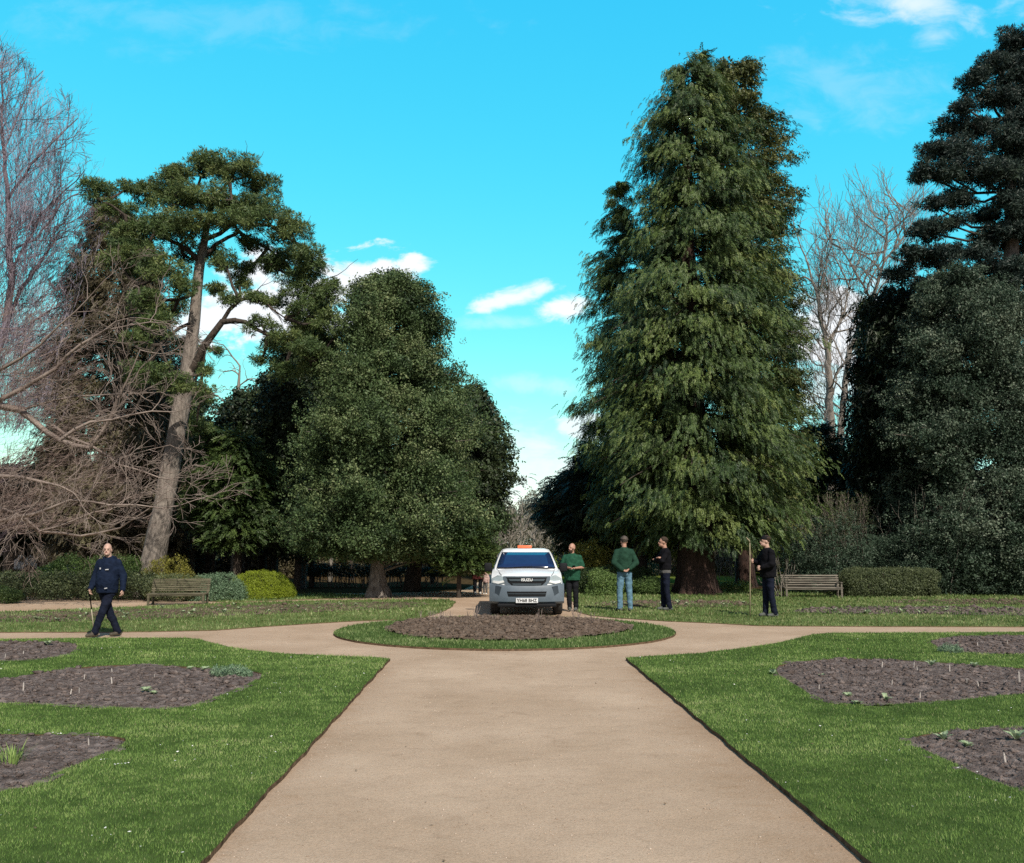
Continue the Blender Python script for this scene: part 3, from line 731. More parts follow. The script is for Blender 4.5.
def text_mesh(name, body, size, loc, mat, parent, ext=.002, sx=1.0):
    cu = bpy.data.curves.new('lettering', 'FONT'); cu.body = body; cu.size = size; cu.align_x = 'CENTER'; cu.align_y = 'CENTER'; cu.extrude = ext; cu.offset = size * .018
    to = bpy.data.objects.new('tmp', cu); COL.objects.link(to)
    dg = bpy.context.evaluated_depsgraph_get(); dg.update()
    me = bpy.data.meshes.new_from_object(to.evaluated_get(dg)); bpy.data.objects.remove(to)
    me.materials.clear(); o = link_mesh(name, me, mat, parent); o.rotation_euler = (PI / 2, 0, 0); o.location = loc; o.scale = (sx, 1, 1); return o
text_mesh('plate_lettering', 'YH68 BHZ', .105, (0, -.0425, .391), M_INK, pl, sx=.98)
text_mesh('badge_lettering', 'ISUZU', .088, (0, -.013, .870), M_LAMPW, gr, .006, 1.12)
# roof beacon
bm = bmesh.new(); add_box(bm, (-.02, 2.40, 1.645), (.38, .16, .075), bev=.02); be = bm_obj('beacon', bm, M_BEACON, tk, True)
bm = bmesh.new(); add_box(bm, (-.02, 2.40, 1.605), (.30, .12, .02)); bm_obj('beacon_base', bm, M_PLASD, be)
bm = bmesh.new(); add_tube(bm, [(-.60, 1.95, 1.52), (-.63, 2.05, 1.90)], [.006, .003], 5); bm_obj('aerial', bm, M_PLASD, tk)
bm = bmesh.new(); add_box(bm, (-.50, 1.885, 1.478), (.16, .006, .022), rx=-.95); bm_obj('windscreen_sticker', bm, M_PLATE, ws)

for s in (-1, 1):
    for yd in (1.62, 2.52, 3.22):
        bm = bmesh.new(); add_box(bm, (s * .872, yd, .76), (.012, .008, .62)); bm_obj('door_gap', bm, M_PLASD, tk)
    bm = bmesh.new(); add_tube(bm, [(s * .60, .24, .975), (s * .66, .6, 1.022), (s * .70, 1.16, 1.07)], .006, 4); bm_obj('bonnet_gap', bm, M_PLASD, tk)
# ------------------------------------------------------------------ ground, path, lawns, beds
def chaikin(P, n=2):
    for _ in range(n):
        Q = []
        for i in range(len(P)):
            a = P[i]; b = P[(i + 1) % len(P)]
            Q.append((a[0] * .75 + b[0] * .25, a[1] * .75 + b[1] * .25)); Q.append((a[0] * .25 + b[0] * .75, a[1] * .25 + b[1] * .75))
        P = Q
    return P

def resample(P, step, jit=0.0):
    Q = []
    for i in range(len(P)):
        a = P[i]; b = P[(i + 1) % len(P)]
        L = math.hypot(b[0] - a[0], b[1] - a[1])
        n = max(1, int(L / step))
        for k in range(n):
            t = k / n
            x = a[0] + (b[0] - a[0]) * t; y = a[1] + (b[1] - a[1]) * t
            if jit:
                x += jit * (noise.noise(Vector((x * 2.3, y * 2.3, 1.7))) + 0.5 * noise.noise(Vector((x * 9, y * 9, 4.1))))
                y += jit * (noise.noise(Vector((x * 2.3, y * 2.3, 8.2))) + 0.5 * noise.noise(Vector((x * 9, y * 9, 6.3))))
            Q.append((x, y))
    return Q

def sheet(name, P, z, mat, kind='structure', label=None, cat=None):
    bm = bmesh.new()
    vs = [bm.verts.new((x, y, z)) for x, y in P]
    es = [bm.edges.new((vs[i], vs[(i + 1) % len(vs)])) for i in range(len(vs))]
    bmesh.ops.triangle_fill(bm, edges=es, use_beauty=True)
    for f in bm.faces:
        if f.normal.z < 0: f.normal_flip()
    me = bpy.data.meshes.new(name); bm.to_mesh(me); bm.free()
    return tag(link_mesh(name, me, mat), label, cat, None, kind)

def slab(name, outer, holes, z, mats, zb=-0.02):
    """a lawn: outline with bed-shaped holes, cut earth sides"""
    bm = bmesh.new(); es = []; loops = []
    for P in [outer] + holes:
        vs = [bm.verts.new((x, y, z)) for x, y in P]
        loops.append(vs)
        es += [bm.edges.new((vs[i], vs[(i + 1) % len(vs)])) for i in range(len(vs))]
    bmesh.ops.triangle_fill(bm, edges=es, use_beauty=True)
    bm.normal_update()
    for f in bm.faces:
        if f.normal.z < 0: f.normal_flip()
    for vs in loops:
        lo = [bm.verts.new((v.co.x, v.co.y, zb)) for v in vs]
        for i in range(len(vs)):
            j = (i + 1) % len(vs)
            f = bm.faces.new((vs[i], vs[j], lo[j], lo[i])); f.material_index = 1
    me = bpy.data.meshes.new(name); bm.to_mesh(me); bm.free()
    me.materials.append(mats[0]); me.materials.append(mats[1])
    return tag(link_mesh(name, me), None, None, None, 'structure')

# materials
def ground_mat():
    m, nt, b = new_mat('park_ground')
    tc = nt.nodes.new('ShaderNodeTexCoord')
    n1 = nd(nt, 'ShaderNodeTexNoise', Scale=0.12, Detail=5.0); nt.links.new(tc.outputs['Object'], n1.inputs['Vector'])
    n2 = nd(nt, 'ShaderNodeTexNoise', Scale=7.0, Detail=8.0); nt.links.new(tc.outputs['Object'], n2.inputs['Vector'])
    g = ramp(nt, n2.outputs['Fac'], [(0.35, (0.075, 0.10, 0.018)), (0.65, (0.14, 0.17, 0.035))])
    s = ramp(nt, n2.outputs['Fac'], [(0.35, (0.04, 0.027, 0.014)), (0.7, (0.10, 0.07, 0.036))])
    # leaf litter under the trees between 30 and 46 m, grass elsewhere
    sp = nt.nodes.new('ShaderNodeSeparateXYZ'); nt.links.new(tc.outputs['Object'], sp.inputs[0])
    mr = nt.nodes.new('ShaderNodeMapRange'); mr.inputs['From Min'].default_value = 38; mr.inputs['From Max'].default_value = 42
    lt = nt.nodes.new('ShaderNodeMath'); lt.operation = 'LESS_THAN'; lt.inputs[1].default_value = -1.5; nt.links.new(sp.outputs[0], lt.inputs[0])
    ml = nt.nodes.new('ShaderNodeMath'); ml.operation = 'MULTIPLY_ADD'; ml.inputs[1].default_value = -26.0; nt.links.new(lt.outputs[0], ml.inputs[0]); nt.links.new(sp.outputs[1], ml.inputs[2])
    nt.links.new(ml.outputs[0], mr.inputs['Value'])
    mx = nt.nodes.new('ShaderNodeMix'); mx.data_type = 'RGBA'
    nt.links.new(mr.outputs[0], mx.inputs[0]); nt.links.new(s, mx.inputs[6]); nt.links.new(g, mx.inputs[7])
    nt.links.new(mx.outputs[2], b.inputs['Base Color']); b.inputs['Roughness'].default_value = 1.0; b.inputs['Specular IOR Level'].default_value = 0.0
    return m
def path_mat():
    m, nt, b = new_mat('path_gravel')
    tc = nt.nodes.new('ShaderNodeTexCoord'); v = tc.outputs['Object']
    a = nd(nt, 'ShaderNodeTexNoise', Scale=0.55, Detail=4.0, Roughness=0.6); nt.links.new(v, a.inputs['Vector'])
    c1 = ramp(nt, a.outputs['Fac'], [(0.3, (0.36, 0.262, 0.184)), (0.52, (0.425, 0.318, 0.232)), (0.72, (0.495, 0.378, 0.28))])
    f = nd(nt, 'ShaderNodeTexNoise', Scale=70.0, Detail=6.0, Roughness=0.75); nt.links.new(v, f.inputs['Vector'])
    c2 = ramp(nt, f.outputs['Fac'], [(0.34, (0.74, 0.72, 0.70)), (0.5, (1, 1, 1)), (0.68, (1.14, 1.14, 1.15))])
    mp = nt.nodes.new('ShaderNodeMapping'); mp.inputs['Scale'].default_value = (1.6, 2.2, 1); nt.links.new(v, mp.inputs[0])
    g = nd(nt, 'ShaderNodeTexNoise', Scale=2.4, Detail=7.0, Roughness=0.7, Distortion=0.6); nt.links.new(mp.outputs[0], g.inputs['Vector'])
    c3 = ramp(nt, g.outputs['Fac'], [(0.30, (0.84, 0.82, 0.80)), (0.45, (0.98, 0.98, 0.98)), (0.8, (1.06, 1.05, 1.03))])
    def mul(x, y):
        mx = nt.nodes.new('ShaderNodeMix'); mx.data_type = 'RGBA'; mx.blend_type = 'MULTIPLY'; mx.inputs[0].default_value = 1
        nt.links.new(x, mx.inputs[6]); nt.links.new(y, mx.inputs[7]); return mx.outputs[2]
    # worn, darker margins where soil washes off the turf
    sx_ = nt.nodes.new('ShaderNodeSeparateXYZ'); nt.links.new(v, sx_.inputs[0])
    def mt(op, a, b_=None):
        q_ = nt.nodes.new('ShaderNodeMath'); q_.operation = op
        for i_, w_ in enumerate((a, b_)):
            if w_ is None: continue
            if isinstance(w_, (int, float)): q_.inputs[i_].default_value = w_
            else: nt.links.new(w_, q_.inputs[i_])
        return q_.outputs[0]
    ed_ = mt('ADD', mt('ABSOLUTE', mt('ADD', sx_.outputs[0], 0.06)), mt('MULTIPLY', mt('SUBTRACT', g.outputs['Fac'], 0.5), 1.6))
    mr_ = nt.nodes.new('ShaderNodeMapRange'); mr_.interpolation_type = 'SMOOTHSTEP'; nt.links.new(ed_, mr_.inputs['Value']); mr_.inputs['From Min'].default_value = 1.25; mr_.inputs['From Max'].default_value = 2.1
    ny_ = nt.nodes.new('ShaderNodeMath'); ny_.operation = 'LESS_THAN'; nt.links.new(sx_.outputs[1], ny_.inputs[0]); ny_.inputs[1].default_value = 13.0
    em = nt.nodes.new('ShaderNodeMix'); em.data_type = 'RGBA'; em.blend_type = 'MULTIPLY'; nt.links.new(mt('MULTIPLY', mt('MULTIPLY', mr_.outputs[0], ny_.outputs[0]), 0.8), em.inputs[0])
    nt.links.new(mul(mul(c1, c2), c3), em.inputs[6]); em.inputs[7].default_value = (0.74, 0.68, 0.62, 1)
    nt.links.new(em.outputs[2], b.inputs['Base Color'])
    b.inputs['Roughness'].default_value = 1.0; b.inputs['Specular IOR Level'].default_value = 0.05
    bp = nd(nt, 'ShaderNodeBump', Strength=0.5, Distance=0.012); nt.links.new(f.outputs['Fac'], bp.inputs['Height'])
    b2 = nd(nt, 'ShaderNodeBump', Strength=0.25, Distance=0.03); nt.links.new(g.outputs['Fac'], b2.inputs['Height']); nt.links.new(bp.outputs[0], b2.inputs['Normal'])
    nt.links.new(b2.outputs[0], b.inputs['Normal'])
    return m
M_GROUND = ground_mat(); M_PATH = path_mat()
M_TURF = mat_noise('turf', [(0.3, (0.035, 0.060, 0.016)), (0.7, (0.07, 0.105, 0.03))], scale=5, rough=0.95, spec=0.03)
M_TURF_FAR = mat_noise('turf_dry', [(0.3, (0.075, 0.095, 0.03)), (0.5, (0.12, 0.14, 0.05)), (0.72, (0.19, 0.18, 0.09))], scale=3, rough=0.95, spec=0.03)
M_EDGE = mat_noise('cut_earth', [(0.3, (0.06, 0.042, 0.028)), (0.7, (0.17, 0.115, 0.075))], scale=14, rough=0.95, bump=0.6, bscale=50, spec=0.03)
M_SOIL = mat_noise('bed_soil', [(0.28, (0.065, 0.051, 0.046)), (0.5, (0.128, 0.104, 0.096)), (0.72, (0.235, 0.195, 0.18))], scale=11, detail=9, rough=0.95, bump=0.9, bscale=55, dist=0.03, spec=0.03)
M_SOIL2 = mat_noise('bed_soil_dry', [(0.25, (0.075, 0.055, 0.042)), (0.5, (0.125, 0.095, 0.075)), (0.75, (0.20, 0.158, 0.128))], scale=9, detail=9, rough=0.95, bump=0.9, bscale=40, dist=0.03, spec=0.03)

# ground: one sheet to the horizon, gently rolling far away
n = 160
gx = np.sign(np.linspace(-1, 1, n)) * np.abs(np.linspace(-1, 1, n)) ** 2.6 * 1500
gy = 20 + np.sign(np.linspace(-1, 1, n)) * np.abs(np.linspace(-1, 1, n)) ** 2.6 * 1500
XX, YY = np.meshgrid(gx, gy)
RR = np.hypot(XX, YY - 20)
ZZ = np.where(RR > 70, (fbm(XX / 160, YY / 160, 3, 3) - 0.45) * np.clip((RR - 70) / 300, 0, 1) * 9, 0)
idx = np.arange(n * n).reshape(n, n)
q = np.stack([idx[:-1, :-1], idx[:-1, 1:], idx[1:, 1:], idx[1:, :-1]], -1).reshape(-1, 4)
tag(mesh_np('ground', np.stack([XX, YY, ZZ], -1).reshape(-1, 3), q, M_GROUND, smooth=True), kind='structure')

def GP(lst): return [G(a, b) for a, b in lst]
# the gravel sheet: main walk, ring, cross walk
pp = [(-30, -4), (30, -4), (30, 21.0), (14, 21.2), (2.2, 24.5), (1.7, 30), (1.5, 44), (1.3, 60), (-1.2, 60), (-1.4, 44), (-1.9, 33.5), (-4.5, 32.3), (-8, 31.5), (-12, 30.6), (-22, 29), (-30, 28.5)]
sheet('path', resample(pp, 0.8, 0.10), 0.004, M_PATH)

CC = (-0.14, 18.2)
def circ(r, n=90, a0=0, a1=2 * PI): return [(CC[0] + r * math.cos(a0 + (a1 - a0) * k / n), CC[1] + r * math.sin(a0 + (a1 - a0) * k / n)) for k in range(n)]

# near lawns
LL = GP([(207, 863), (390, 661), (372, 659.5), (320, 657.5), (285, 656), (250, 652.5), (228, 649), (212, 645), (200, 641.5), (188, 640), (100, 640), (0, 641)]) + [(-17, 17.2), (-17, 1.0)]
b0 = G(207, 863); b1 = G(390, 661); sl = (b1[0] - b0[0]) / (b1[1] - b0[1])
LL = [(b0[0] - sl * (b0[1] - 0.6), 0.6)] + LL[1:] 
LL[-1] = (-17, 0.6)
LR = GP([(865, 863), (626, 660.5), (650, 658.5), (700, 655.5), (740, 650.5), (775, 645.5), (795, 641), (812, 636.5), (830, 635), (920, 634.5), (1024, 634)]) + [(17, 17.4), (17, 0.6)]
b0 = G(865, 863); b1 = G(626, 660.5); sl = (b1[0] - b0[0]) / (b1[1] - b0[1])
LR[0] = (b0[0] - sl * (b0[1] - 0.6), 0.6)
ZL = 0.038
def off(P, dx, dy): return [(x + dx, y + dy) for x, y in P]
BL1 = GP([(72, 644), (80, 650), (62, 660), (0, 665)]) + [(-13, 13.3), (-13, 16.2)] + GP([(0, 643.5)])
BL2 = GP([(0, 684), (40, 675), (95, 668.5), (150, 667.5), (210, 671), (258, 674), (264, 680), (240, 691), (205, 705), (180, 712.5), (120, 712), (60, 708.5), (0, 706)]) + [(-9.5, 10.0), (-9.5, 11.4)]
BL3 = GP([(0, 738), (60, 739.5), (131, 740.5), (120, 752), (65, 775), (0, 804)]) + [(-6.4, 6.9), (-6.4, 8.2)]
BR1 = GP([(930, 640), (1024, 636.5)]) + [(14, 16.8), (14, 13.7)] + GP([(1024, 657), (965, 655.5), (935, 650)])
BR2 = GP([(768, 671), (795, 664), (860, 660.5), (940, 665), (1024, 672)]) + [(9.5, 12.0), (9.5, 10.6)] + GP([(1024, 696), (965, 703), (900, 708), (835, 708), (812, 699)])
BR3 = GP([(904, 743), (955, 734), (1024, 731.5)]) + [(6.6, 8.3), (6.6, 6.5)] + GP([(1024, 799), (985, 783), (935, 760)])
sm = lambda P: resample(chaikin(P, 2), 0.12, 0.03)
BL1, BL2, BL3, BR1, BR2, BR3 = map(sm, (BL1, BL2, BL3, BR1, BR2, BR3))
LLr = resample(LL, 0.05, 0.02); LRr = resample(LR, 0.05, 0.02)
slab('lawn_near_left', LLr, [BL1, BL2, BL3], ZL, (M_TURF, M_EDGE))
slab('lawn_near_right', LRr, [BR1, BR2, BR3], ZL, (M_TURF, M_EDGE))

# central island
RI = 3.33
isl = resample(circ(RI, 120), 0.12, 0.02)
bedc = resample([(CC[0] + 2.42 * math.cos(t) * (1 + 0.05 * math.sin(3 * t + 1)), CC[1] + 0.35 + 2.30 * math.sin(t) * (1 + 0.05 * math.sin(3 * t))) for t in np.linspace(0, 2 * PI, 80)[:-1]], 0.12, 0.05)
slab('lawn_island', isl, [bedc], ZL, (M_TURF, M_EDGE))

# far lawns
FL = GP([(455.5, 603), (451, 608), (440, 613.5), (424, 618), (400, 620), (350, 622), (300, 625), (255, 628), (215, 631), (150, 632.5), (60, 633), (0, 633)]) + [(-19, 19.0), (-22, 26.0)] + GP([(0, 612.5), (60, 610.5), (140, 607), (230, 603.5), (330, 600.8), (400, 600), (448, 600)])
FR = GP([(573, 602), (576, 612), (590, 616), (622, 619), (670, 622), (720, 624), (760, 626.5), (850, 627), (1024, 627.5)]) + [(20, 18.7), (26, 33)] + [(16, 33.5), (9, 34.5), (3.4, 35.5), (2.0, 34), (1.75, 29)]
BFL = GP([(0, 615), (90, 611), (180, 609), (300, 604.5), (400, 602.8), (428, 604), (420, 608), (330, 612), (220, 617), (120, 621), (0, 624)]) + [(-17, 21), (-19, 24.5)]
BFR1 = GP([(592, 603.5), (650, 601.5), (730, 602), (760, 604.5), (735, 607.5), (660, 608), (600, 607)])
BFR2 = GP([(792, 611), (830, 608.5), (900, 608), (1024, 609.5)]) + [(18, 23), (18, 21)] + GP([(1024, 616.5), (930, 615), (840, 614.5), (800, 613.5)])
BFR3 = GP([(868, 602.5), (930, 600.5), (1024, 600.5)]) + [(20, 27), (20, 25.5)] + GP([(1024, 605), (930, 605)])
BFL, BFR1, BFR2, BFR3 = [resample(chaikin(P, 2), 0.2, 0.08) for P in (BFL, BFR1, BFR2, BFR3)]
FLr = resample(FL, 0.2, 0.04); FRr = resample(FR, 0.2, 0.04)
slab('lawn_far_left', FLr, [BFL], 0.018, (M_TURF_FAR, M_EDGE))
slab('lawn_far_right', FRr, [BFR1, BFR2, BFR3], 0.018, (M_TURF_FAR, M_EDGE))
# grass verge in front of the shrubs, left
VL = GP([(205, 601), (225, 603), (300, 600), (372, 597.6), (372, 595.5), (330, 594), (205, 596)])
VLr = resample(VL, 0.2, 0.05)
slab('verge_left', VLr, [], 0.018, (M_TURF_FAR, M_EDGE))

BEDS = []
def bed(name, P, step, base, amp, mound, mat, seed, clods, csize):
    P_ = np.array(P)
    x0, y0 = P_.min(0) - 0.15; x1, y1 = P_.max(0) + 0.15
    xs = np.arange(x0, x1, step); ys = np.arange(y0, y1, step)
    X, Y = np.meshgrid(xs, ys)
    x = X.ravel(); y = Y.ravel()
    # distance to the outline
    d = np.full(len(x), 9.0)
    a = P_; b = np.roll(P_, -1, 0)
    for i in range(len(a)):
        ab = b[i] - a[i]; L2 = (ab ** 2).sum() + 1e-12
        t = np.clip(((x - a[i, 0]) * ab[0] + (y - a[i, 1]) * ab[1]) / L2, 0, 1)
        d = np.minimum(d, np.hypot(x - a[i, 0] - t * ab[0], y - a[i, 1] - t * ab[1]))
    ins = inpoly(x, y, P)
    sd_ = np.where(ins, d, -d)
    ridg = 1 - np.abs(2 * fbm(x * 6, y * 6, 3, seed + 9) - 1)
    z = base + amp * (fbm(x * 3.1, y * 3.1, 5, seed) - 0.5) * 2 + amp * 0.9 * (ridg - 0.6) + mound * (1 - np.exp(-np.clip(sd_, 0, 9) / 0.45))
    z = z + (vnoise(x * 31, y * 31, seed) - 0.5) * amp * 0.7
    z = np.maximum(z, 0.008)
    keep = sd_ > -0.11
    k2 = keep.reshape(X.shape)
    idx = np.arange(len(x)).reshape(X.shape)
    q = np.stack([idx[:-1, :-1], idx[:-1, 1:], idx[1:, 1:], idx[1:, :-1]], -1)
    kk = k2[:-1, :-1] & k2[:-1, 1:] & k2[1:, 1:] & k2[1:, :-1]
    q = q[kk]
    used = np.unique(q); mp_ = np.zeros(len(x), int); mp_[used] = np.arange(len(used))
    o = mesh_np(name, np.stack([x, y, z], -1)[used], mp_[q], mat, smooth=True)
    tag(o, kind='structure')
    # clods
    r = np.random.default_rng(seed)
    cx = r.uniform(x0, x1, clods * 2); cy = r.uniform(y0, y1, clods * 2)
    k = inpoly(cx, cy, P) & (r.random(clods * 2) < 0.35 + 0.9 * fbm(cx * 1.5, cy * 1.5, 2, seed + 3) ** 1.5)
    cx = cx[k]; cy = cy[k]
    zi = z.reshape(X.shape)
    ci = np.clip(((cx - x0) / step).astype(int), 0, X.shape[1] - 1); cj = np.clip(((cy - y0) / step).astype(int), 0, X.shape[0] - 1)
    cz = zi[cj, ci]
    bm = bmesh.new(); bmesh.ops.create_icosphere(bm, subdivisions=1, radius=1.0)
    T = np.array([v.co[:] for v in bm.verts]); TF = np.array([[v.index for v in f.verts] for f in bm.faces]); bm.free()
    m = len(cx); s = csize * (0.12 + r.exponential(0.30, m)).clip(0, 2.4)
    V = T[None] * (1 + r.uniform(-0.4, 0.4, (m, len(T), 1))) * s[:, None, None] * np.array([1.2, 1.0, 0.62])
    an = r.uniform(0, 2 * PI, m); c, s_ = np.cos(an)[:, None], np.sin(an)[:, None]
    V = np.stack([V[..., 0] * c - V[..., 1] * s_, V[..., 0] * s_ + V[..., 1] * c, V[..., 2]], -1)
    V += np.stack([cx, cy, cz + s * 0.15], -1)[:, None]
    FF = (TF[None] + (np.arange(m) * len(T))[:, None, None]).reshape(-1, 3)
    tag(mesh_np('soil_clods', V.reshape(-1, 3), FF, mat), 'loose clods of dug earth lying on the ' + name.replace('_', ' '), 'soil', None, 'stuff')
    def hz(px_, py_):
        i = int(min(max((px_ - x0) / step, 0), X.shape[1] - 1)); j = int(min(max((py_ - y0) / step, 0), X.shape[0] - 1))
        return float(zi[j, i])
    return hz
HZ = {}
HZ['BL1'] = bed('soil_bed_upper_left', BL1, 0.05, 0.026, 0.03, 0.02, M_SOIL, 1, 5000, 0.03)
HZ['BL2'] = bed('soil_bed_middle_left', BL2, 0.03, 0.026, 0.03, 0.03, M_SOIL, 2, 9000, 0.024)
HZ['BL3'] = bed('soil_bed_front_left', BL3, 0.025, 0.026, 0.03, 0.02, M_SOIL, 3, 5000, 0.016)
HZ['BR1'] = bed('soil_bed_upper_right', BR1, 0.05, 0.026, 0.03, 0.02, M_SOIL, 4, 6000, 0.03)
HZ['BR2'] = bed('soil_bed_middle_right', BR2, 0.03, 0.026, 0.03, 0.03, M_SOIL, 5, 9000, 0.024)
HZ['BR3'] = bed('soil_bed_front_right', BR3, 0.025, 0.026, 0.03, 0.02, M_SOIL, 6, 6000, 0.018)
HZ['C'] = bed('soil_bed_island', bedc, 0.03, 0.05, 0.045, 0.10, M_SOIL2, 7, 16000, 0.034)
HZ['FL'] = bed('soil_bed_far_left', BFL, 0.10, 0.016, 0.03, 0.03, M_SOIL2, 8, 9000, 0.04)
HZ['FR1'] = bed('soil_bed_far_right', BFR1, 0.10, 0.016, 0.03, 0.03, M_SOIL2, 9, 3000, 0.04)
HZ['FR2'] = bed('soil_bed_right_of_bench', BFR2, 0.10, 0.016, 0.04, 0.03, M_SOIL, 10, 5000, 0.05)
HZ['FR3'] = bed('soil_bed_by_hedge', BFR3, 0.10, 0.016, 0.03, 0.03, M_SOIL2, 12, 4000, 0.04)

# ------------------------------------------------------------------ grass blades
G_STOPS = [(0.0, (0.055, 0.108, 0.024)), (0.3, (0.110, 0.195, 0.044)), (0.5, (0.180, 0.300, 0.072)), (0.7, (0.30, 0.41, 0.125)), (1.0, (0.46, 0.46, 0.24))]
M_GRASS = mat_leaf('grass_blades', G_STOPS, rough=0.6, trans=0.3, spec=0.25)
G_STOPS2 = [(0.0, (0.052, 0.100, 0.026)), (0.35, (0.105, 0.175, 0.050)), (0.55, (0.165, 0.245, 0.080)), (0.75, (0.27, 0.34, 0.14)), (1.0, (0.46, 0.44, 0.26))]
M_GRASS2 = mat_leaf('grass_blades_dry', G_STOPS2, rough=0.6, trans=0.3, spec=0.25)
def grass(name, outer, holes, z, bands, mat, label, seed, rough_edge=0.02):
    r = np.random.default_rng(seed)
    P = np.array(outer); x0, y0 = P.min(0); x1, y1 = P.max(0)
    Vs = []; Ts = []
    for (ya, yb, dens, wd, ht) in bands:
        a = max(ya, y0); b = min(yb, y1)
        if b <= a: continue
        xm = 0.62 * b + 2.0
        xa = max(x0, -xm); xb = min(x1, xm)
        if xb <= xa: continue
        N = int((xb - xa) * (b - a) * dens)
        x = r.uniform(xa, xb, N); y = r.uniform(a, b, N)
        k = (np.abs(x) < 0.62 * y + 2.0) & inpoly(x, y, outer)
        for h in holes: k &= ~inpoly(x, y, h)
        x = x[k]; y = y[k]; N = len(x)
        pn = fbm(x * 0.9, y * 1.3, 4, 21)
        fine = fbm(x * 7, y * 7, 2, 5)
        hh = ht * (0.55 + 0.8 * r.random(N)) * (0.7 + 0.6 * fine)
        an = r.uniform(0, 2 * PI, N); ln = r.uniform(0, 0.9, N) * hh; la = r.uniform(0, 2 * PI, N)
        bx, by = np.cos(an) * wd / 2, np.sin(an) * wd / 2
        v0 = np.stack([x - bx, y - by, np.full(N, z - 0.003)], -1)
        v1 = np.stack([x + bx, y + by, np.full(N, z - 0.003)], -1)
        v2 = np.stack([x + np.cos(la) * ln, y + np.sin(la) * ln, z + hh], -1)
        Vs.append(np.stack([v0, v1, v2], 1).reshape(-1, 3))
        t = 0.0 + 0.75 * pn + 0.35 * (fine - 0.5) + 0.45 * (fbm(x * 3.2, y * 9.0, 3, 77) - 0.5) + 0.05 + r.normal(0, 0.15, N)
        t = np.where(r.random(N) < 0.03, r.uniform(0.8, 1, N), t).clip(0, 1)
        Ts.append(np.repeat(t, 3))
    V = np.concatenate(Vs); T = np.concatenate(Ts)
    return tag(mesh_np(name, V, np.arange(len(V)).reshape(-1, 3), mat, tone=T), label, 'grass', None, 'stuff')
BN = [(0.5, 4.5, 3500, 0.005, 0.016), (4.5, 7.5, 8000, 0.0045, 0.017), (7.5, 10, 5000, 0.006, 0.019), (10, 13.5, 2800, 0.008, 0.022), (13.5, 18, 1500, 0.011, 0.026)]
grass('grass', LLr, [BL1, BL2, BL3], ZL, BN, M_GRASS, 'short mown grass of the front left lawn', 31)
grass('grass', LRr, [BR1, BR2, BR3], ZL, BN, M_GRASS, 'short mown grass of the front right lawn', 32)
grass('grass', isl, [bedc], ZL, [(14, 18, 900, 0.014, 0.04), (18, 23, 500, 0.02, 0.04)], M_GRASS2, 'ring of grass round the central soil bed', 33)
BF = [(17, 22, 380, 0.02, 0.045), (22, 28, 220, 0.03, 0.05), (28, 37, 120, 0.04, 0.06)]
grass('grass', FLr, [BFL], 0.018, BF, M_GRASS2, 'dull grass of the lawn behind the left cross path', 34)
grass('grass', FRr, [BFR1, BFR2, BFR3], 0.018, BF, M_GRASS2, 'dull grass of the lawn behind the right cross path', 35)
grass('grass', VLr, [], 0.018, BF, M_GRASS2, 'narrow strip of grass in front of the domed shrub', 36)
# sparse weeds over the far beds
grass('weeds', BFL, [], 0.03, [(17, 30, 420, 0.025, 0.05)], M_GRASS2, 'sparse low weeds over the long left bed', 37)
grass('weeds', BFR1, [], 0.03, [(17, 34, 330, 0.03, 0.05)], M_GRASS2, 'sparse low weeds over the bed by the men', 38)

grass('weeds', BFR2, [], 0.03, [(17, 34, 200, 0.03, 0.05)], M_GRASS2, 'sparse low weeds over the long bed below the right bench', 39)
grass('weeds', BFR3, [], 0.03, [(17, 34, 300, 0.03, 0.05)], M_GRASS2, 'sparse low weeds over the bed by the clipped hedge', 40)
# grit loose on the path
def grit():
    r = np.random.default_rng(90); bm = bmesh.new(); bmesh.ops.create_icosphere(bm, subdivisions=1, radius=1.0)
    T = np.array([v.co[:] for v in bm.verts]); TF = np.array([[v.index for v in f.verts] for f in bm.faces]); bm.free()
    N = 30000; y = 4.6 + 11 * r.random(N) ** 1.6; x = r.uniform(-3.2, 3.2, N)
    dens = fbm(x * 1.2, y * 1.2, 3, 66) + 0.25 * (np.abs(x) > 1.35)
    k = (r.random(N) < (dens - 0.25)) & ~inpoly(x, y, LLr) & ~inpoly(x, y, LRr) & (np.hypot(x - CC[0], y - CC[1]) > 3.4)
    x = x[k]; y = y[k]; m = len(x); s = (0.0016 + r.exponential(0.0016, m)).clip(0, .009)
    V = T[None] * (1 + r.uniform(-.3, .3, (m, len(T), 1))) * s[:, None, None] * np.array([1.1, 1, .6]) + np.stack([x, y, 0.004 + s * .3], -1)[:, None]
    FF = (TF[None] + (np.arange(m) * len(T))[:, None, None]).reshape(-1, 3)
    m_ = mat_noise('grit_stone', [(0.3, (0.20, 0.15, 0.11)), (0.5, (0.38, 0.30, 0.23)), (0.7, (0.55, 0.47, 0.40))], scale=3.0, rough=0.9)
    tag(mesh_np('grit', V.reshape(-1, 3), FF, m_), 'fine loose grit lying on the main path', 'grit', None, 'stuff')
grit()
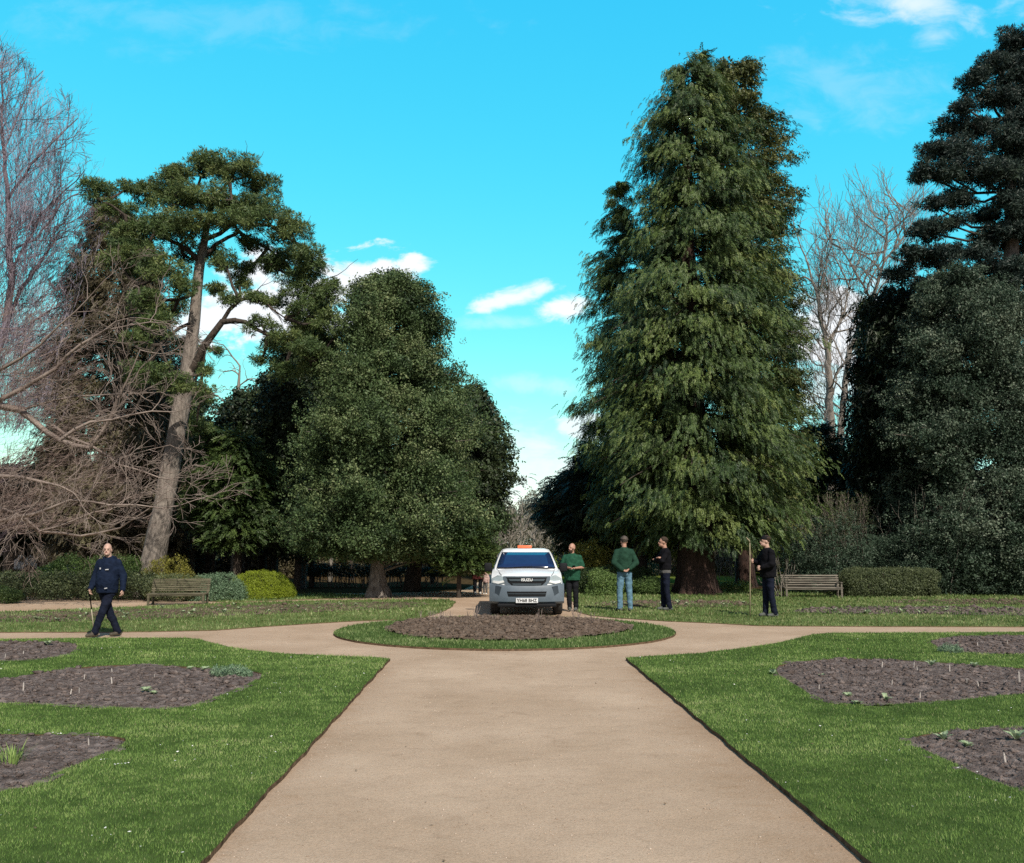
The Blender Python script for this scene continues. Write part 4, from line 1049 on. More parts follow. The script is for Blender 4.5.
# ------------------------------------------------------------------ foliage kit
def tpl_twig(n=8, seed=1, wd=0.011):
    """a spray of thin bare twigs, one metre long"""
    r = np.random.default_rng(seed); Q = []
    def tw(a, b, w_):
        a = np.array(a, float); b = np.array(b, float); d = b - a; u = np.cross(d, r.normal(size=3)); u = u / np.linalg.norm(u) * w_ / 2
        Q.append([a - u, a + u, b + u * .5, b - u * .5])
    p = np.array([0, 0, 0.]); d = np.array([1., 0, 0.1]); pts = [p]
    for k in range(3):
        q = p + d / np.linalg.norm(d) * .33; tw(p, q, wd * (1.3 - .25 * k)); p = q; pts.append(p); d = d + r.normal(0, .18, 3) + np.array([0, 0, .08])
    for k in range(n):
        t = r.uniform(0.1, 2.9); i = int(t); a = pts[i] * (1 - t + i) + pts[i + 1] * (t - i)
        e = np.array([r.uniform(.4, .9), r.uniform(-.6, .6), r.uniform(-.35, .65)]); tw(a, a + e * r.uniform(.22, .45), wd * .8)
    return np.array(Q)

def quads_to_np(q): return np.array(q, dtype=float)

def tpl_frond(n=9, L=0.38, wd=0.085, seed=1, droop=0.30):
    """flat feathery spray along +x"""
    r = np.random.default_rng(seed); Q = []
    for i in range(n):
        x = 0.08 + 0.92 * i / (n - 1)
        zc = -droop * x * x
        l = L * (1.0 - 0.55 * x) * r.uniform(0.8, 1.2)
        for s in (-1, 1):
            a = r.uniform(0.6, 0.95)
            dx, dy = math.cos(a) * l, s * math.sin(a) * l
            nx, ny = -dy / l * wd / 2, dx / l * wd / 2
            z2 = zc - r.uniform(0.02, 0.16)
            Q.append([(x, 0, zc), (x + dx * .5 + nx, dy * .5 + ny, (zc + z2) / 2 + r.uniform(-.04, .04)), (x + dx, dy, z2), (x + dx * .5 - nx, dy * .5 - ny, (zc + z2) / 2 + r.uniform(-.04, .04))])
    return quads_to_np(Q)

def tpl_needles(n=26, L=1.0, wd=0.10, seed=2, up=0.25):
    r = np.random.default_rng(seed); Q = []
    for i in range(n):
        v = r.normal(size=3); v[2] = v[2] + up; v /= np.linalg.norm(v)
        u = np.cross(v, r.normal(size=3)); u /= np.linalg.norm(u); u *= wd / 2 * r.uniform(0.7, 1.3)
        l = L * r.uniform(0.7, 1.0)
        Q.append([v * 0.12, v * l * .6 + u, v * l, v * l * .6 - u])
    return quads_to_np(Q)

def tpl_leaves(n=16, size=0.42, seed=3, flat=0.9):
    r = np.random.default_rng(seed); Q = []
    for i in range(n):
        c = r.normal(size=3); c = c / np.linalg.norm(c) * r.uniform(0.35, 1.0); c[2] *= flat
        nrm = c / np.linalg.norm(c) + r.normal(size=3) * 0.55 + np.array([0, 0, 0.35]); nrm /= np.linalg.norm(nrm)
        a = np.cross(nrm, r.normal(size=3)); a /= np.linalg.norm(a); b = np.cross(nrm, a)
        s = size * r.uniform(0.7, 1.25)
        Q.append([c - a * s / 2, c + b * s * .28, c + a * s / 2, c - b * s * .28])
    return quads_to_np(Q)

def tpl_hang(n=9, seed=4):
    """hanging strand with small sprays"""
    r = np.random.default_rng(seed); Q = []
    for i in range(n):
        z = -i / (n - 1) * 1.2
        for s in (-1, 1):
            a = r.uniform(0, PI) ; l = 0.22 * (1 - 0.4 * i / n)
            d = np.array([math.cos(a) * s * l, math.sin(a) * s * l, -0.22])
            c = np.array([0, 0, z]) + r.normal(size=3) * 0.03
            u = np.cross(d, [0, 0, 1]); u = u / (np.linalg.norm(u) + 1e-6) * 0.045
            Q.append([c, c + d * .5 + u, c + d, c + d * .5 - u])
    return quads_to_np(Q)

T_FROND = [tpl_frond(seed=k) for k in range(4)]
T_NEEDLE = [tpl_needles(22, 1.0, 0.12, seed=k) for k in range(5)]
T_LEAF = [tpl_leaves(seed=k) for k in range(5)]
T_TWIG = [tpl_twig(seed=k) for k in range(6)]
T_HANG = [tpl_hang(seed=k) for k in range(4)]

def place_templates(tpls, P, D, sc, roll, tone, rg, tj=0.10):
    """P (n,3) positions, D (n,3) forward directions -> verts, faces, tone"""
    D = D / (np.linalg.norm(D, axis=1, keepdims=True) + 1e-9)
    up = np.array([0, 0, 1.0])
    Yv = np.cross(up[None], D); ln = np.linalg.norm(Yv, axis=1, keepdims=True)
    Yv = np.where(ln < 1e-3, np.array([[0, 1.0, 0]]), Yv / (ln + 1e-9))
    Z = np.cross(D, Yv)
    c, s = np.cos(roll)[:, None], np.sin(roll)[:, None]
    Y2 = Yv * c + Z * s; Z2 = -Yv * s + Z * c
    which = rg.integers(0, len(tpls), len(P))
    Vs, Ts = [], []
    for k, T in enumerate(tpls):
        m = which == k
        if not m.any(): continue
        R = np.stack([D[m], Y2[m], Z2[m]], 1)             # (n,3,3) rows
        V = np.einsum('qvi,nij->nqvj', T, R) * sc[m][:, None, None, None] + P[m][:, None, None, :]
        Vs.append(V.reshape(-1, 3))
        t = tone[m][:, None] + rg.normal(0, tj, (m.sum(), len(T)))
        Ts.append(np.repeat(t.ravel(), 4))
    V = np.concatenate(Vs); T = np.concatenate(Ts).clip(0, 1)
    return V, T

def foliage_obj(name, V, T, mat, parent):
    return mesh_np(name, V, np.arange(len(V)).reshape(-1, 4), mat, parent, tone=T)

def prisms(segs, sides=4):
    """segs (n,8): x0 y0 z0 x1 y1 z1 r0 r1 -> verts, quads"""
    s = np.asarray(segs, dtype=float)
    p0, p1, r0, r1 = s[:, :3], s[:, 3:6], s[:, 6], s[:, 7]
    d = p1 - p0; L = np.linalg.norm(d, axis=1, keepdims=True) + 1e-9; d = d / L
    ref = np.where(np.abs(d[:, 2:3]) > 0.9, np.array([[1.0, 0, 0]]), np.array([[0, 0, 1.0]]))
    u = np.cross(d, ref); u /= np.linalg.norm(u, axis=1, keepdims=True); v = np.cross(d, u)
    p1 = p1 + d * r1[:, None] * 0.6
    V = np.zeros((len(s), 2, sides, 3))
    for k in range(sides):
        a = 2 * PI * k / sides
        o = u * math.cos(a) + v * math.sin(a)
        V[:, 0, k] = p0 + o * r0[:, None]; V[:, 1, k] = p1 + o * r1[:, None]
    base = np.arange(len(s))[:, None] * 2 * sides
    Q = []
    for k in range(sides):
        j = (k + 1) % sides
        Q.append(np.stack([base[:, 0] + k, base[:, 0] + j, base[:, 0] + sides + j, base[:, 0] + sides + k], -1))
    return V.reshape(-1, 3), np.concatenate(Q)

def seg_obj(name, segs, mat, parent, sides=4):
    V, Q = prisms(segs, sides)
    return mesh_np(name, V, Q, mat, parent, smooth=sides > 5)

def bark(name, a, b, sx=14, bs=0.9):
    if name in MATS: return MATS[name]
    return mat_noise(name, [(0.3, a), (0.7, b)], scale=sx, detail=8, rough=0.95, bump=bs, bscale=18, dist=0.05, stretch=(1, 1, 0.28))
B_PINE = bark('bark_pine', (0.085, 0.073, 0.064), (0.29, 0.255, 0.225))
B_DARK = bark('bark_dark', (0.025, 0.02, 0.016), (0.085, 0.065, 0.052))
B_RED = bark('bark_red', (0.016, 0.009, 0.007), (0.055, 0.028, 0.021))  # darkened: shade under the skirts is put into the bark colour
B_GREY = bark('bark_grey', (0.10, 0.09, 0.075), (0.26, 0.235, 0.20))
B_TWIG = mat_noise('twig_brown', [(0.3, (0.15, 0.115, 0.10)), (0.7, (0.29, 0.24, 0.21))], scale=1.5, rough=0.85)
B_TWIGP = mat_noise('twig_purple', [(0.3, (0.085, 0.062, 0.075)), (0.7, (0.17, 0.13, 0.15))], scale=0.8, rough=0.85)
B_TWIGG = mat_noise('twig_grey', [(0.3, (0.16, 0.14, 0.12)), (0.7, (0.30, 0.27, 0.24))], scale=1.2, rough=0.85)

def trunk(parent, pts, rad, mat, seg=14, flare=0.0, name='trunk', ridg=0.10):
    """tapered, fluted trunk through pts"""
    P = [Vector(p) for p in pts]
    # subdivide
    Q = []; R = []
    for i in range(len(P) - 1):
        k = max(2, int((P[i + 1] - P[i]).length / 0.35))
        for j in range(k):
            t = j / k; Q.append(P[i].lerp(P[i + 1], t)); R.append(rad[i] * (1 - t) + rad[i + 1] * t)
    Q.append(P[-1]); R.append(rad[-1])
    V = []; F_ = []
    z0 = Q[0].z
    for i, (p, r) in enumerate(zip(Q, R)):
        fl = flare * math.exp(-(p.z - z0) / 0.45)
        for k in range(seg):
            a = 2 * PI * k / seg
            m = 1 + ridg * noise.noise(Vector((math.cos(a) * 1.7, math.sin(a) * 1.7, p.z * 0.5 + p.x))) * 2 + fl * (0.55 + 0.45 * math.sin(a * 5 + 1))
            V.append((p.x + r * m * math.cos(a), p.y + r * m * math.sin(a), p.z))
    n = len(Q)
    for i in range(n - 1):
        for k in range(seg):
            j = (k + 1) % seg
            F_.append((i * seg + k, i * seg + j, (i + 1) * seg + j, (i + 1) * seg + k))
    return mesh_np(name, V, F_, mat, parent, smooth=True)

# crown whose width follows an outline; branches run from the trunk to its surface
def crown(parent, outline, Y, trunk_x, nb, per, tpls, scale, mat, seed, rise=0.0, droop=0.25, lob=0.28, lobf=(1.6, 0.55),
          t0=0.45, depthk=1.0, tone0=0.45, limb_mat=None, shell=0.0, flat=0.35, dz=-0.1, tonez=0.0, gap=0.0, name='crown', sj=0.3, ymin=0, jit=0.06):
    """outline: (py, xl, xr) in the photo, turned to metres at distance Y"""
    rg = np.random.default_rng(seed)
    zs = np.array([A(512, o[0], Y).z for o in outline]); xl = np.array([A(o[1], o[0], Y).x for o in outline]); xr = np.array([A(o[2], o[0], Y).x for o in outline])
    od = np.argsort(zs); zs, xl, xr = zs[od], xl[od], xr[od]
    zz = np.linspace(zs[0], zs[-1], 400)
    rr = (np.interp(zz, zs, xr) - np.interp(zz, zs, xl)) / 2
    cdf = np.cumsum(rr + 0.15); cdf /= cdf[-1]
    z = np.interp(rg.random(nb), cdf, zz)
    R = (np.interp(z, zs, xr) - np.interp(z, zs, xl)) / 2
    C = (np.interp(z, zs, xr) + np.interp(z, zs, xl)) / 2
    ph = rg.uniform(0, 2 * PI, nb)
    lobe = np.array([noise.noise(Vector((math.cos(a) * lobf[0], math.sin(a) * lobf[0], q * lobf[1] + seed * 3.7))) for a, q in zip(ph, z)])
    if gap > 0:
        k = lobe > -0.9 + gap
        z, R, C, ph, lobe = z[k], R[k], C[k], ph[k], lobe[k]; nb = len(z)
    rad = R * np.minimum(1.06, 1 - lob * 0.22 + lob * lobe * 1.5) * rg.uniform(0.86, 1.05, nb)
    E = np.stack([C + rad * np.cos(ph), Y + rad * depthk * np.sin(ph), z], -1)
    tx = trunk_x if np.isscalar(trunk_x) else np.interp(z, trunk_x[0], trunk_x[1])
    tx = np.where(np.abs(tx - C) > R * 0.9, C, tx)
    S0 = np.stack([np.zeros(nb) + tx, np.full(nb, Y), np.clip(z + rad * rise, 0.5, zs[-1] - 0.2)], -1)
    Mid = (S0 + E) / 2 + np.stack([np.zeros(nb), np.zeros(nb), rad * droop], -1)
    t = t0 + (1 - t0) * rg.random((nb, per)) ** (0.55 - 0.2 * shell)
    tt = t[..., None]
    P = S0[:, None] * (1 - tt) ** 2 + 2 * Mid[:, None] * tt * (1 - tt) + E[:, None] * tt ** 2
    D = 2 * (Mid - S0)[:, None] * (1 - tt) + 2 * (E - Mid)[:, None] * tt
    j = rg.normal(0, 1, (nb, per, 3)) * (rad[:, None, None] * jit + 0.10) * (0.5 + t[..., None] * 0.6)
    j[..., 2] *= flat
    P = (P + j).reshape(-1, 3); D = D.reshape(-1, 3)
    D /= np.linalg.norm(D, axis=1, keepdims=True) + 1e-9
    D = D + rg.normal(0, 0.35, D.shape) + np.array([0, 0, dz])
    n = len(P)
    P[:, 2] = np.maximum(P[:, 2], zs[0] - 0.15 + 0.3 * rg.random(n))
    sc = scale * rg.uniform(1 - sj, 1 + sj, n) * (1 + 1.1 * np.clip(0.85 - t.ravel(), 0, 1))
    tone = tone0 + 0.20 * np.repeat(rg.normal(0, 1, nb), per) + tonez * (P[:, 2] - zs.mean()) / (zs[-1] - zs[0])
    V, T = place_templates(tpls, P, D, sc, rg.normal(0, 0.5, n), tone, rg)
    o = foliage_obj(name, V, T, mat, parent)
    if limb_mat is not None:
        seg = []
        sel = rg.permutation(nb)[:min(nb, 260)]
        for i in sel:
            prev = S0[i]; L = rad[i]
            for q in range(1, 6):
                tq = q / 5
                p = S0[i] * (1 - tq) ** 2 + 2 * Mid[i] * tq * (1 - tq) + E[i] * tq ** 2
                r0 = 0.008 + 0.014 * L * (1 - (q - 1) / 5); r1 = 0.008 + 0.014 * L * (1 - tq)
                seg.append([*prev, *p, r0, r1]); prev = p
        seg_obj('branches', seg, limb_mat, parent, 5)
    return o

# crown made of separate foliage pads, as pines carry them
def pads(parent, blobs, Y, dens, tpls, scale, mat, seed, tone0=0.45, mat_limb=None, hub=None, dz=0.3, name='crown', sub=9, flatz=0.6, upbias=0.35):
    """blobs: (px, py, rx, ry, dy) pads; each a group of smaller tufted cushions"""
    rg = np.random.default_rng(seed)
    Ps, Ds, Ts, Ss = [], [], [], []; seg = []
    for (px, py, rx, ry, dy) in blobs:
        c = np.array(A(px, py, Y + dy)); k = (Y + dy) / F
        R = np.array([rx * k, (rx * k + ry * k) / 2, ry * k])
        ns = max(3, int(sub * (R[0] * R[1] * R[2]) ** (1 / 3) * 3))
        for s in range(ns):
            v = rg.normal(size=3); v /= np.linalg.norm(v); v *= rg.uniform(0.3, 0.9)
            cc = c + v * R
            rs = rg.uniform(0.22, 0.42) * min(1.0, R.min() * 1.2) + 0.12
            n = int(dens * rs ** 2 * 12) + 6
            q = rg.normal(size=(n, 3)); q /= np.linalg.norm(q, axis=1, keepdims=True)
            q[:, 2] = np.abs(q[:, 2]) * np.where(rg.random(n) < upbias, 1, np.sign(q[:, 2]))
            p = cc + q * rs * np.array([1.25, 1.25, flatz]) * rg.uniform(0.55, 1.0, (n, 1))
            Ps.append(p); Ds.append(q + np.array([0, 0, dz])); Ts.append(np.full(n, tone0 + rg.normal(0, 0.10))); Ss.append(scale * rg.uniform(0.7, 1.3, n))
            if mat_limb is not None and rg.random() < 0.5:
                m = (c + cc) / 2 + np.array([0, 0, -0.1])
                seg.append([*c, *m, 0.03, 0.022]); seg.append([*m, *cc, 0.022, 0.010])
        if hub is not None:
            h = np.array(min(hub, key=lambda q_: (Vector(q_) - Vector(c)).length))
            m = (h + c) / 2 + np.array([0, 0, -0.12 * np.linalg.norm(c - h)])
            for a, b, r0, r1 in ((h, m, 0.07, 0.05), (m, c, 0.05, 0.03)):
                seg.append([*a, *b, r0, r1])
    P = np.concatenate(Ps); D = np.concatenate(Ds); T = np.concatenate(Ts); Sx = np.concatenate(Ss)
    V, T = place_templates(tpls, P, D, Sx, rg.uniform(0, 6, len(P)), T, rg)
    foliage_obj(name, V, T, mat, parent)
    if seg and mat_limb is not None: seg_obj('branches', seg, mat_limb, parent, 5)

# bare branching
def grow(seg, p, d, L, r, lev, rg, maxlev, spread=0.6, up=0.05, nch=(3, 5), shrink=0.62, wig=0.18, minr=0.004, tipk=0.5, droop=0.0):
    n = 5 if lev < maxlev else 3
    pts = [p.copy()]; dd = d.copy()
    sl = L / n
    for i in range(n):
        dd = dd + rg.normal(0, wig, 3) + np.array([0, 0, up - droop * (i / n)]); dd /= np.linalg.norm(dd)
        q = pts[-1] + dd * sl
        r0 = max(minr, r * (1 - (1 - tipk) * i / n)); r1 = max(minr, r * (1 - (1 - tipk) * (i + 1) / n))
        seg.append([*pts[-1], *q, r0, r1]); pts.append(q)
        if lev < maxlev and i >= 1:
            k = rg.integers(nch[0], nch[1] + 1) / n * 1.25
            k = int(k) + (rg.random() < k - int(k))
            for _ in range(k):
                side = np.cross(dd, rg.normal(size=3)); side /= np.linalg.norm(side)
                cd = dd * math.cos(spread) + side * math.sin(spread * rg.uniform(0.7, 1.3))
                cd /= np.linalg.norm(cd)
                grow(seg, q.copy(), cd, L * shrink * rg.uniform(0.7, 1.15), r1 * 0.62, lev + 1, rg, maxlev, spread, up, nch, shrink, wig, minr, tipk, droop)
    if lev < maxlev:
        grow(seg, pts[-1].copy(), dd, L * shrink, r * tipk, lev + 1, rg, maxlev, spread, up, nch, shrink, wig, minr, tipk, droop)

def along(pts, rad, seg, rg, step, L, r, lev, maxlev, bias=(0, 0, 0), **kw):
    """a hand-laid limb with twigs growing off it"""
    P = [np.array(p) for p in pts]
    for i in range(len(P) - 1):
        a, b = P[i], P[i + 1]; ln = np.linalg.norm(b - a); k = max(2, int(ln / 0.5))
        off = rg.normal(0, 0.04, (k + 1, 3)); off[0] = 0; off[-1] = 0
        prev = a
        for j in range(1, k + 1):
            t = j / k; q = a * (1 - t) + b * t + off[j]
            ra = rad[i] * (1 - (j - 1) / k) + rad[i + 1] * (j - 1) / k; rb = rad[i] * (1 - t) + rad[i + 1] * t
            seg.append([*prev, *q, ra, rb]); prev = q
            if rg.random() < np.linalg.norm(b - a) / k / step:
                d0 = (b - a) / ln
                side = np.cross(d0, rg.normal(size=3)); side /= np.linalg.norm(side)
                cd = d0 * 0.6 + side * 0.75 + np.array(bias) + rg.normal(0, 0.1, 3); cd /= np.linalg.norm(cd)
                grow(seg, q.copy(), cd, L * rg.uniform(0.6, 1.2), r, lev, rg, maxlev, **kw)

# leaf colours
L_CED = mat_leaf('cedar_foliage', [(0.0, (0.016, 0.040, 0.016)), (0.4, (0.048, 0.088, 0.026)), (0.7, (0.098, 0.150, 0.038)), (1.0, (0.17, 0.215, 0.06))], trans=0.15)
L_CED2 = mat_leaf('cedar_foliage_olive', [(0.0, (0.024, 0.040, 0.016)), (0.4, (0.055, 0.078, 0.026)), (0.7, (0.095, 0.118, 0.036)), (1.0, (0.15, 0.16, 0.05))], trans=0.15)
L_BLUE = mat_leaf('conifer_foliage_cool', [(0.0, (0.012, 0.026, 0.018)), (0.4, (0.028, 0.050, 0.034)), (0.7, (0.05, 0.080, 0.050)), (1.0, (0.085, 0.115, 0.07))], trans=0.1)
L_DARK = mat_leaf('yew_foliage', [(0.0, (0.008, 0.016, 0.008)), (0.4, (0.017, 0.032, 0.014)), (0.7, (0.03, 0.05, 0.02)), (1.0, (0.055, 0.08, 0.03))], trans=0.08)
L_YEW = mat_leaf('yew_foliage_green', [(0.0, (0.022, 0.045, 0.014)), (0.4, (0.045, 0.080, 0.022)), (0.7, (0.075, 0.12, 0.03)), (1.0, (0.11, 0.16, 0.045))], trans=0.15)
L_HOLM = mat_leaf('holm_oak_leaves', [(0.0, (0.022, 0.042, 0.020)), (0.4, (0.052, 0.090, 0.034)), (0.7, (0.100, 0.148, 0.058)), (1.0, (0.21, 0.25, 0.12))], rough=0.55, trans=0.12, spec=0.25)
L_HOLLY = mat_leaf('holly_leaves', [(0.0, (0.018, 0.036, 0.022)), (0.4, (0.046, 0.078, 0.050)), (0.7, (0.085, 0.122, 0.082)), (1.0, (0.17, 0.21, 0.15))], rough=0.5, trans=0.1, spec=0.25)
L_PINE = mat_leaf('pine_needles', [(0.0, (0.020, 0.038, 0.014)), (0.3, (0.042, 0.080, 0.030)), (0.6, (0.088, 0.138, 0.044)), (1.0, (0.19, 0.22, 0.07))], trans=0.12)
L_PINEB = mat_leaf('pine_needles_dark', [(0.0, (0.008, 0.020, 0.018)), (0.4, (0.020, 0.040, 0.036)), (0.7, (0.034, 0.060, 0.045)), (1.0, (0.06, 0.09, 0.055))], trans=0.08)
L_BROWN = mat_leaf('brown_foliage', [(0.0, (0.040, 0.032, 0.020)), (0.4, (0.088, 0.074, 0.042)), (0.7, (0.125, 0.115, 0.060)), (1.0, (0.17, 0.165, 0.085))], trans=0.1)
L_GOLD = mat_leaf('golden_leaves', [(0.0, (0.11, 0.11, 0.02)), (0.5, (0.27, 0.26, 0.05)), (1.0, (0.45, 0.42, 0.12))], trans=0.25)
L_LIME = mat_leaf('lime_leaves', [(0.0, (0.13, 0.17, 0.014)), (0.5, (0.28, 0.36, 0.028)), (1.0, (0.42, 0.50, 0.06))], trans=0.25)
L_FRESH = mat_leaf('fresh_leaves', [(0.0, (0.05, 0.09, 0.022)), (0.5, (0.12, 0.20, 0.055)), (1.0, (0.24, 0.33, 0.11))], trans=0.2)
L_GLAUC = mat_leaf('blue_green_leaves', [(0.0, (0.06, 0.11, 0.06)), (0.5, (0.15, 0.24, 0.14)), (1.0, (0.30, 0.40, 0.27))], trans=0.2)
L_HEDGE = mat_leaf('hedge_leaves', [(0.0, (0.030, 0.045, 0.022)), (0.4, (0.075, 0.100, 0.045)), (0.7, (0.14, 0.17, 0.075)), (1.0, (0.27, 0.29, 0.15))], trans=0.15)
# ------------------------------------------------------------------ the trees
def tree(label, X, Y, cat='tree', name='tree', group=None):
    return empty(name, (0, 0, 0), 0, label, cat, group)

def rebase(t, x, y):
    """put the empty at the trunk's foot and keep the parts where they are"""
    t.location = (x, y, 0)
    for c in children_of(t):
        c.location = (-x, -y, 0)

# giant conifer, main spire
t = tree('tallest dark green conifer, pointed top, drooping skirts over a wide dark red trunk', 0, 0, 'conifer tree', 'giant_conifer')
Yc = 31.5
OL = [(54, 690, 702), (68, 674, 716), (92, 650, 730), (140, 636, 756), (200, 630, 772), (255, 620, 788), (300, 610, 798), (350, 602, 804), (400, 592, 808), (460, 594, 812), (500, 602, 808), (532, 616, 796), (556, 640, 772)]
xT = A(697, 590, Yc).x
crown(t, OL, Yc, xT, 1150, 44, T_FROND, 0.25, L_CED, 101, rise=0.30, droop=0.10, lob=0.55, lobf=(3.2, 0.95), t0=0.34, limb_mat=B_DARK, dz=-0.38, tone0=0.52, flat=0.5, jit=0.045)
trunk(t, [(xT, Yc, -0.1), (xT, Yc, 2.5), (xT, Yc, 9), (xT, Yc, 17.5)], [0.62, 0.55, 0.36, 0.06], B_RED, 22, flare=0.7, ridg=0.12)
rebase(t, xT, Yc)
# left companion spire
t = tree('conifer on the left flank of the tallest one, thin tip and ragged edge', 0, 0, 'conifer tree', 'conifer')
Y2 = 34.5; xT = A(640, 590, Y2).x
OL = [(176, 613, 622), (205, 604, 632), (240, 592, 650), (290, 582, 665), (340, 578, 680), (395, 568, 690), (440, 578, 700), (480, 584, 705), (520, 590, 700), (548, 610, 690)]
crown(t, OL, Y2, xT, 520, 34, T_FROND, 0.26, L_CED, 102, rise=0.25, droop=0.12, lob=0.75, lobf=(2.6, 1.3), t0=0.4, limb_mat=B_DARK, dz=-0.35, tone0=0.6)
trunk(t, [(xT, Y2, -0.1), (xT, Y2, 3), (A(620, 250, Y2).x, Y2, 12.5)], [0.3, 0.26, 0.04], B_DARK)
rebase(t, xT, Y2)
# right companion
t = tree('olive green rounded conifer rising behind the right side of the tallest one', 0, 0, 'conifer tree', 'conifer')
Y3 = 36.5; xT = A(746, 586, Y3).x
OL = [(62, 722, 750), (78, 710, 760), (108, 705, 776), (150, 700, 792), (200, 700, 804), (235, 705, 804), (262, 705, 788), (300, 712, 800), (370, 715, 806), (430, 725, 812), (500, 735, 812), (540, 745, 800)]
crown(t, OL, Y3, xT, 600, 34, T_FROND + T_LEAF[:2], 0.26, L_CED2, 103, rise=0.1, droop=0.10, lob=0.6, lobf=(2.4, 0.9), t0=0.45, limb_mat=B_DARK, dz=-0.15, tone0=0.62)
trunk(t, [(xT, Y3, -0.1), (xT, Y3, 3), (xT - .2, Y3, 18)], [0.36, 0.32, 0.05], B_RED, 16, flare=0.5)
rebase(t, xT, Y3)
# dark low yew at left of the conifers
t = tree('low near-black yew spreading left of the tall conifers, above the golden shrub', 0, 0, 'yew tree', 'yew_tree')
Y4 = 38; xT = A(600, 585, Y4).x
OL = [(442, 588, 610), (468, 566, 640), (490, 544, 655), (505, 537, 660), (525, 542, 665), (545, 556, 668), (560, 585, 655)]
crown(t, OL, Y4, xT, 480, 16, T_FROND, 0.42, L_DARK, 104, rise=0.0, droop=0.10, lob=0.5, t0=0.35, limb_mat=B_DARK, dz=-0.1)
trunk(t, [(xT, Y4, -0.1), (xT, Y4, 1.6), (xT, Y4, 4.2)], [0.28, 0.24, 0.05], B_DARK)
rebase(t, xT, Y4)
# yew wall right of the conifer
t = tree('dark green conical yew showing behind the right skirt of the tallest conifer', 0, 0, 'yew tree', 'yew_tree')
Y5 = 41; xT = A(826, 585, Y5).x
OL = [(425, 812, 824), (450, 802, 840), (480, 798, 850), (520, 795, 858), (560, 793, 862), (580, 798, 858)]
crown(t, OL, Y5, xT, 420, 16, T_FROND, 0.45, L_DARK, 105, rise=-0.2, droop=0.05, lob=0.2, t0=0.4, dz=0.1, tone0=0.6)
trunk(t, [(xT, Y5, -0.1), (xT, Y5, 5.2)], [0.22, 0.04], B_DARK)
rebase(t, xT, Y5)

# broad holm oak left of centre
t = tree('broad dense evergreen oak on a short grey trunk, between the domed shrub and the pickup', 0, 0, 'oak tree', 'evergreen_oak')
Y6 = 29.8; xT = A(376, 595, Y6).x
OL = [(272, 378, 402), (290, 356, 428), (320, 340, 445), (355, 330, 455), (385, 318, 468), (410, 312, 478), (450, 304, 490), (490, 294, 492), (520, 292, 492), (540, 300, 486), (556, 330, 470)]
crown(t, OL, Y6, xT, 720, 50, T_LEAF, 0.17, L_HOLM, 106, rise=-0.25, droop=0.12, lob=0.6, lobf=(2.6, 0.95), t0=0.45, limb_mat=B_GREY, dz=0.0, tone0=0.52, flat=0.8, jit=0.055)
trunk(t, [(xT + .05, Y6, -0.1), (xT, Y6, 0.9), (xT + 0.1, Y6, 2.2), (xT + .2, Y6, 5), (xT + .2, Y6, 8.5)], [0.27, 0.20, 0.20, 0.15, 0.04], B_PINE, 18, flare=1.1, ridg=0.16)
rebase(t, xT, Y6)
t = tree('dark evergreen behind the right side of the broad oak, two small spiky tops', 0, 0, 'evergreen tree', 'evergreen_tree')
Y7 = 34; xT = A(408, 590, Y7).x + .1
OL = [(385, 462, 474), (402, 458, 492), (420, 450, 500), (440, 430, 508), (470, 420, 517), (500, 415, 518), (530, 415, 508), (548, 420, 492), (560, 425, 475)]
crown(t, OL, Y7, [(0, 9), (xT, A(470, 420, Y7).x)], 560, 18, T_LEAF + T_FROND, 0.30, L_DARK, 107, rise=0.0, droop=0.1, lob=0.55, lobf=(2.6, 1.2), t0=0.4, limb_mat=B_DARK, tone0=0.62)
trunk(t, [(xT, Y7, -0.1), (xT + .2, Y7, 1.5), (A(450, 480, Y7).x, Y7, 4), (A(468, 400, Y7).x, Y7, 7)], [0.30, 0.26, 0.18, 0.04], B_DARK, 14, flare=0.3)
rebase(t, xT, Y7)
t = tree('small light green yew bush tree beside the main walk, left of the pickup', 0, 0, 'yew tree', 'yew_bush')
Y8 = 29.4; xT = A(459, 588, Y8).x
OL = [(528, 455, 480), (538, 446, 488), (550, 440, 492), (562, 440, 491), (572, 446, 488)]
crown(t, OL, Y8, xT, 190, 16, T_FROND, 0.27, L_YEW, 108, rise=-0.4, droop=0.1, lob=0.3, t0=0.3, tone0=0.55, dz=0)
trunk(t, [(xT, Y8, -0.1), (xT, Y8, 1.6)], [0.09, 0.05], B_DARK, 8)
rebase(t, xT, Y8)

# brown redwood cone, left
t = tree('tall brown-green conifer cone behind the bare branches, left of the leaning pine', 0, 0, 'conifer tree', 'redwood')
Y9 = 36; xT = A(108, 590, Y9).x
OL = [(203, 103, 117), (225, 88, 135), (260, 72, 152), (300, 60, 168), (350, 48, 180), (400, 40, 190), (450, 36, 196), (500, 34, 198), (545, 40, 196), (562, 50, 190)]
crown(t, OL, Y9, xT, 1200, 26, T_FROND + T_NEEDLE[:1], 0.24, L_BROWN, 109, rise=0.2, droop=0.05, lob=0.22, t0=0.5, limb_mat=B_DARK, dz=-0.4, tone0=0.42)
trunk(t, [(xT, Y9, -0.1), (xT, Y9, 14)], [0.5, 0.06], B_DARK, 14)
rebase(t, xT, Y9)

